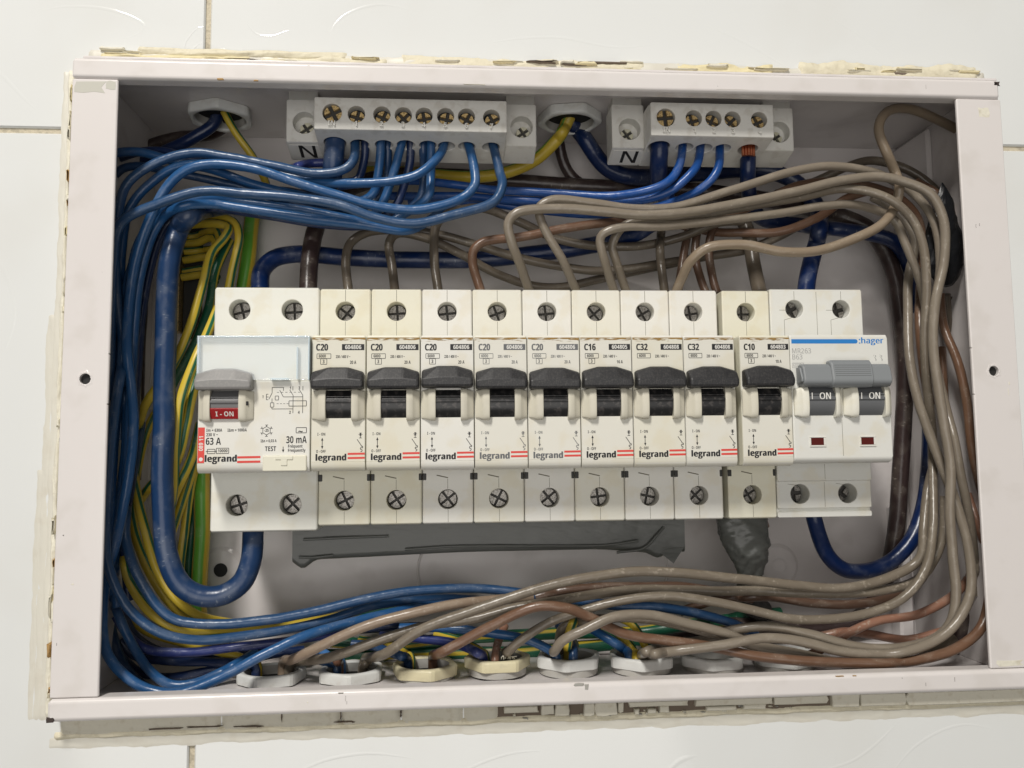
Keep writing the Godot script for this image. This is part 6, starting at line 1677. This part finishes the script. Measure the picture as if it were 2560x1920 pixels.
	wire("blue_wire", "navy", 1.60, "dark navy wire in the shade behind the violet one", "thin blue wires on the left", [V(-38.1, -68.0, -24.0), V(-34.3, -79.7, -26.0), V(-26.5, -85.9, -26.0), V(-14.4, -88.8, -26.0), V(0.7, -87.5, -26.0), V(15.6, -85.7, -26.8), V(30.4, -83.5, -28.4), V(45.3, -82.0, -30.2), V(60.3, -81.5, -31.4), V(70.4, -81.5, -32.0)])
	wire("blue_wire", "blue3", 1.55, "dark blue wire hugging the left wall in the corner", "thin blue wires on the left", [V(-40.7, -67.2, -20.0), V(-38.4, -79.7, -19.7), V(-33.8, -88.2, -17.0), V(-26.8, -93.8, -12.4), V(-22.7, -95.5, -10.0)])
	wire("blue_wire", "blue3", 1.60, "dark blue wire at the left rim of the second nut", "blue wires going down into the nuts", [V(30.7, -87.2, -20.0), V(33.6, -89.2, -16.6), V(37.5, -90.8, -17.9), V(39.7, -91.3, -17.4), V(39.8, -98.0, -16.4)])
	wire("blue_wire", "sky", 1.60, "lighter blue wire in the middle of the second nut", "blue wires going down into the nuts", [V(33.3, -87.1, -22.0), V(38.7, -88.6, -14.4), V(40.3, -89.4, -14.9), V(39.9, -91.9, -24.8), V(41.1, -91.6, -20.7), V(41.1, -98.9, -21.5)])
	wire("blue_wire", "blue3", 1.65, "dark blue wire bending down into the third nut", "blue wires going down into the nuts", [V(44.7, -85.3, -22.0), V(52.0, -85.7, -20.0), V(58.2, -87.1, -15.9), V(60.6, -87.6, -14.8), V(63.2, -87.5, -10.5), V(64.9, -90.1, -16.6), V(65.3, -97.5, -16.5)])
	wire("blue_wire", "violet", 1.65, "violet blue wire bending down into the fourth nut", "blue wires going down into the nuts", [V(54.8, -82.7, -22.0), V(69.4, -83.4, -18.5), V(81.0, -84.1, -14.1), V(85.5, -85.3, -12.3), V(87.7, -85.8, -9.9), V(89.6, -85.5, -3.6), V(91.8, -88.3, -9.1), V(92.0, -95.6, -8.8)])
	wire("blue_wire", "blue1", 1.65, "scuffed blue wire bending down into the left of the fifth nut", "blue wires going down into the nuts", [V(62.2, -79.2, -18.0), V(76.9, -78.8, -14.4), V(91.7, -80.2, -11.7), V(106.6, -82.8, -11.1), V(115.7, -86.9, -10.1), V(117.5, -88.6, -9.5), V(117.7, -96.0, -9.4)])
	wire("blue_wire", "blue3", 1.60, "dark blue wire at the right side of the fifth nut", "blue wires going down into the nuts", [V(120.8, -81.3, -28.0), V(125.5, -86.5, -22.4), V(123.4, -87.4, -6.9), V(123.3, -96.0, -7.3)])
	wire("blue_wire", "blue1", 1.70, "blue wire bending down into the sixth nut", "blue wires going down into the nuts", [V(120.6, -77.5, -20.0), V(125.6, -78.7, -19.2), V(129.1, -80.8, -25.7), V(130.5, -80.7, -19.3), V(132.3, -81.4, -16.3), V(140.3, -86.1, -11.8), V(143.2, -88.5, -15.7), V(143.8, -89.0, -9.6), V(144.1, -96.5, -9.0)])
	wire("earth_wire", "yg", 1.66, "earth wire of the outer hairpin beside the main switch", "green and yellow earth wires", [V(-23.0, 75.0, -32.0), V(-7.9, 75.0, -29.8), V(-1.3, 72.0, -28.2), V(0.4, 67.3, -28.0), V(-2.5, 52.4, -29.2), V(-5.8, 37.6, -31.6), V(-6.4, 35.2, -32.0)])
	wire("earth_wire", "yg", 1.66, "bright earth wire of the inner hairpin sweeping down behind the thick blue cable", "green and yellow earth wires", [V(-22.3, 71.6, -30.0), V(-7.4, 71.5, -27.5), V(-3.0, 69.6, -26.2), V(-4.2, 65.3, -24.7), V(-7.9, 59.3, -22.5), V(-10.1, 45.0, -18.1), V(-12.9, 30.5, -15.1), V(-16.4, 21.0, -14.9), V(-23.1, 11.1, -18.3), V(-26.9, 4.8, -16.9), V(-28.6, 0.4, -15.2), V(-28.9, -4.6, -12.1), V(-31.8, -6.7, -18.3), V(-31.9, -9.0, -17.0), V(-34.5, -15.0, -19.6)])
	wire("earth_wire", "green", 1.70, "greener earth wire right behind the inner hairpin", "green and yellow earth wires", [V(-4.5, 67.0, -34.0), V(-8.7, 53.4, -29.7), V(-10.2, 38.7, -27.1), V(-14.1, 24.7, -24.3), V(-20.1, 11.3, -21.9), V(-21.2, 9.0, -22.0)])
	wire("earth_wire", "yg", 1.66, "bright earth wire with a green stripe passing the transparent cover", "green and yellow earth wires", [V(-4.7, 37.7, -20.0), V(-6.4, 25.7, -11.5), V(-8.8, 16.9, -7.7), V(-12.9, 2.8, -6.2), V(-14.9, -11.7, -8.2), V(-16.2, -26.1, -11.1), V(-16.5, -30.8, -10.8), V(-17.8, -35.7, -13.1), V(-18.7, -40.5, -14.0)])
	wire("earth_wire", "yg2", 1.70, "second earth wire beside it next to the main switch handle", "green and yellow earth wires", [V(-9.9, 18.6, -22.0), V(-10.9, 6.4, -13.2), V(-12.4, -5.8, -10.7), V(-14.8, -15.3, -12.5), V(-19.1, -23.7, -16.0)])
	wire("earth_wire", "yg2", 1.66, "earth wire with a smudge beside the red label of the main switch", "green and yellow earth wires", [V(-11.4, -4.9, -24.0), V(-12.1, -18.0, -16.4), V(-14.5, -24.8, -14.2), V(-17.0, -29.4, -16.1), V(-17.7, -31.6, -15.4), V(-20.8, -37.9, -18.0)])
	wire("earth_wire", "yg", 1.60, "earth wire slanting behind the thick blue cable near its lower bend", "green and yellow earth wires", [V(-13.7, -18.1, -28.0), V(-15.8, -31.6, -21.2), V(-18.9, -43.7, -19.0)])
	wire("earth_wire", "yg", 1.62, "dark ochre earth wire straight beside the thick green one", "green and yellow earth wires", [V(-14.4, -13.6, -33.9), V(-15.8, -28.0, -29.3), V(-17.5, -43.2, -29.0), V(-19.3, -58.3, -30.5), V(-19.3, -65.5, -33.0)])
	wire("earth_wire", "green", 1.60, "deep green earth wire tucked behind the ochre one", "green and yellow earth wires", [V(-15.0, -28.8, -38.2), V(-15.8, -33.8, -37.6), V(-16.7, -36.3, -38.9), V(-17.8, -48.7, -37.0), V(-18.5, -63.7, -38.6), V(-17.6, -71.1, -40.1)])
	wire("earth_wire", "yg", 1.66, "earth wire with a dark green stripe curving round the lower left corner", "green and yellow earth wires", [V(-35.5, -16.4, -22.4), V(-32.2, -27.9, -19.5), V(-27.2, -41.7, -15.6), V(-22.2, -55.6, -14.0), V(-15.7, -66.2, -14.3), V(-9.5, -72.8, -18.1), V(1.0, -77.7, -27.3), V(9.9, -78.8, -31.5), V(19.5, -78.4, -34.0)])
	wire("earth_wire", "yg", 1.62, "earth wire just left of it round the lower left corner", "green and yellow earth wires", [V(-35.7, -30.9, -24.0), V(-32.0, -45.0, -20.6), V(-25.6, -58.2, -18.0), V(-18.6, -68.5, -18.4), V(-13.7, -73.4, -21.0), V(-2.1, -78.6, -28.8), V(-0.0, -79.3, -30.0)])
	wire("earth_wire", "yg", 1.66, "wide yellow earth wire between the two blue curves of the lower left corner", "green and yellow earth wires", [V(-36.3, -39.2, -20.0), V(-35.3, -43.6, -17.8), V(-35.6, -48.3, -19.3), V(-34.8, -50.5, -17.6), V(-32.6, -52.3, -12.4), V(-31.3, -54.3, -10.0), V(-30.6, -59.1, -11.5), V(-23.9, -69.4, -11.0), V(-15.8, -75.1, -11.3), V(-9.2, -77.4, -13.5), V(3.9, -78.6, -20.5), V(17.8, -79.0, -25.9), V(32.1, -77.9, -30.0), V(46.4, -76.1, -34.0), V(61.2, -75.3, -36.0)])
	wire("earth_wire", "yg", 1.60, "dim earth wire left of the thick blue cable", "green and yellow earth wires", [V(-26.6, 4.5, -30.0), V(-31.1, -6.7, -26.4), V(-34.4, -21.5, -26.7), V(-36.6, -34.1, -29.3)])
	wire("earth_wire", "yg2", 1.60, "short olive earth wire emerging left of the thick blue cable", "green and yellow earth wires", [V(-24.5, -21.0, -30.0), V(-30.6, -28.5, -27.7), V(-31.4, -30.6, -26.2), V(-31.0, -32.3, -21.4), V(-34.2, -34.6, -27.6), V(-36.9, -41.4, -30.0)])
	wire("earth_wire", "yg", 1.60, "earth wire along the floor turning down into the first nut", "green and yellow earth wires", [V(-39.7, -65.7, -28.0), V(-36.5, -75.2, -29.9), V(-30.7, -79.9, -29.4), V(-16.5, -83.9, -26.1), V(-2.0, -86.8, -22.1), V(7.1, -89.5, -21.5), V(8.2, -91.6, -26.2), V(11.8, -91.2, -19.0), V(12.1, -98.6, -19.0)])
	wire("earth_wire", "yg", 1.60, "earth wire bending down into the third nut", "green and yellow earth wires", [V(46.7, -85.6, -30.0), V(59.2, -86.0, -22.5), V(60.9, -86.5, -20.8), V(62.5, -87.6, -20.8), V(64.2, -90.1, -25.1), V(66.1, -90.6, -19.4), V(66.2, -97.9, -19.5)])
	wire("earth_wire", "yg", 1.55, "earth wire bending down into the fourth nut", "green and yellow earth wires", [V(75.0, -83.7, -28.0), V(86.0, -85.1, -17.9), V(87.7, -85.7, -16.2), V(89.5, -86.7, -15.9), V(91.3, -88.8, -19.7), V(92.6, -88.6, -11.9), V(92.9, -96.0, -11.8)])
	wire("earth_wire", "yg", 1.66, "bright yellow earth wire upright in the fifth nut", "green and yellow earth wires", [V(126.0, -77.0, -16.6), V(122.6, -77.0, -3.4), V(121.6, -81.1, -5.2), V(121.1, -83.4, -4.7), V(121.4, -85.5, -8.4), V(123.4, -88.8, -21.1), V(123.4, -96.0, -21.0)])
	wire("earth_wire", "yg", 1.55, "earth wire behind the salmon one, going down at the right of the sixth nut", "green and yellow earth wires", [V(142.7, -78.5, -26.0), V(148.1, -81.0, -22.0), V(149.9, -84.1, -18.8), V(150.3, -85.9, -14.3), V(150.8, -87.2, -13.7), V(152.5, -89.8, -18.4), V(150.7, -89.4, -8.8), V(150.8, -96.7, -8.8)])
	wire("earth_wire", "yg", 1.50, "earth wire beside the blue one in the sixth nut", "green and yellow earth wires", [V(141.0, -82.8, -22.0), V(145.2, -86.4, -18.1), V(146.4, -88.2, -16.2), V(147.5, -90.0, -18.3), V(145.8, -89.1, -7.7), V(145.5, -93.6, -6.0), V(145.5, -96.1, -6.0)])
	wire("thick_earth_cable", "green", 2.60, "thick green earth cable low along the back behind the nuts", "", [V(21.5, -93.0, -40.0), V(36.5, -93.4, -40.0), V(51.5, -93.6, -40.0), V(66.4, -92.9, -40.1), V(81.4, -93.5, -40.0), V(96.4, -94.1, -40.0), V(111.3, -94.1, -40.0), V(126.3, -93.1, -40.0), V(141.2, -92.3, -40.0), V(153.7, -91.6, -40.3), V(162.1, -91.4, -44.2), V(177.2, -88.7, -44.9), V(191.8, -85.2, -44.9), V(196.6, -84.2, -44.9), V(198.4, -83.5, -42.9), V(207.7, -82.6, -41.7), V(212.7, -82.4, -42.0)])
	wire("thick_earth_cable", "green", 2.30, "second green yellow earth cable above it along the back of the floor", "", [V(30.8, -86.9, -38.0), V(45.7, -88.7, -38.0), V(60.6, -89.1, -37.8), V(75.5, -88.1, -38.0), V(90.4, -87.6, -38.6), V(105.4, -87.3, -39.1), V(120.3, -87.1, -39.1), V(135.2, -87.1, -38.9), V(150.2, -87.3, -38.1), V(157.4, -86.7, -36.8), V(164.2, -85.3, -34.6), V(173.9, -84.0, -34.3), V(175.6, -83.3, -31.7), V(174.7, -80.9, -20.9), V(181.9, -83.7, -36.4), V(189.2, -83.0, -36.0)])
	wire("earth_wire", "yg2", 1.60, "short earth wire stub plugged into the earth bar, highest of the six", "earth wire stubs at the earth bar", [V(-25.5, 70.4, -41.3), V(-20.6, 70.1, -41.2), V(-19.3, 71.8, -44.3), V(-13.3, 72.1, -39.4), V(-10.9, 71.8, -38.5), V(-8.8, 67.1, -36.7)])
	wire("earth_wire", "yg", 1.60, "short earth wire stub plugged into the earth bar, second of the six", "earth wire stubs at the earth bar", [V(-25.6, 67.3, -40.7), V(-18.8, 67.7, -40.6), V(-14.4, 69.2, -39.5), V(-12.3, 68.8, -38.7), V(-10.7, 64.6, -38.4)])
	wire("earth_wire", "yg2", 1.60, "short earth wire stub plugged into the earth bar, third of the six", "earth wire stubs at the earth bar", [V(-23.5, 64.0, -40.3), V(-18.5, 64.3, -40.5), V(-17.0, 65.2, -43.3), V(-13.9, 64.8, -40.4), V(-11.3, 65.0, -39.6), V(-9.2, 63.4, -38.2), V(-8.1, 61.2, -37.7)])
	wire("earth_wire", "yg", 1.60, "short earth wire stub plugged into the earth bar, fourth of the six", "earth wire stubs at the earth bar", [V(-24.0, 60.6, -41.0), V(-12.4, 61.4, -39.2), V(-9.7, 57.8, -38.0)])
	wire("earth_wire", "yg2", 1.60, "short earth wire stub plugged into the earth bar, fifth of the six", "earth wire stubs at the earth bar", [V(-24.4, 56.0, -41.9), V(-13.9, 56.7, -40.4), V(-10.1, 52.8, -37.1)])
	wire("earth_wire", "yg", 1.60, "short earth wire stub plugged into the earth bar, lowest of the six", "earth wire stubs at the earth bar", [V(-24.3, 53.5, -40.1), V(-14.2, 54.3, -39.2), V(-10.5, 50.5, -35.9)])
	wire("blue_cable", "navy2", 2.30, "navy cable out of the left ceiling nut", "", [V(-7.5, 117.4, -26.0), V(-9.4, 110.3, -26.0), V(-17.3, 104.7, -26.6), V(-28.5, 100.1, -29.0), V(-39.7, 96.5, -33.0)])
	wire("brown_cable", "maroon", 2.30, "dim brown cable out of the left ceiling nut", "", [V(-4.5, 119.7, -30.0), V(-6.6, 113.1, -32.5), V(-12.6, 109.9, -35.0), V(-27.0, 109.5, -38.6), V(-38.8, 106.3, -40.3), V(-42.8, 103.4, -41.0)])
	wire("earth_wire", "yg", 1.50, "thin earth wire out of the left ceiling nut", "", [V(-5.8, 116.2, -22.0), V(-1.3, 107.3, -24.0), V(5.6, 97.3, -27.3), V(9.1, 89.3, -32.3), V(9.3, 77.9, -38.0)])
	wire("brown_cable", "maroon", 2.60, "dark maroon cable in the shade down the left wall", "", [V(-41.2, 87.0, -38.0), V(-42.3, 72.0, -38.1), V(-40.6, 57.1, -39.2), V(-39.6, 42.1, -40.0), V(-40.0, 27.1, -40.0), V(-40.0, 12.1, -40.0), V(-39.9, -2.9, -40.0), V(-40.1, -18.0, -40.0), V(-40.3, -25.5, -40.0)])
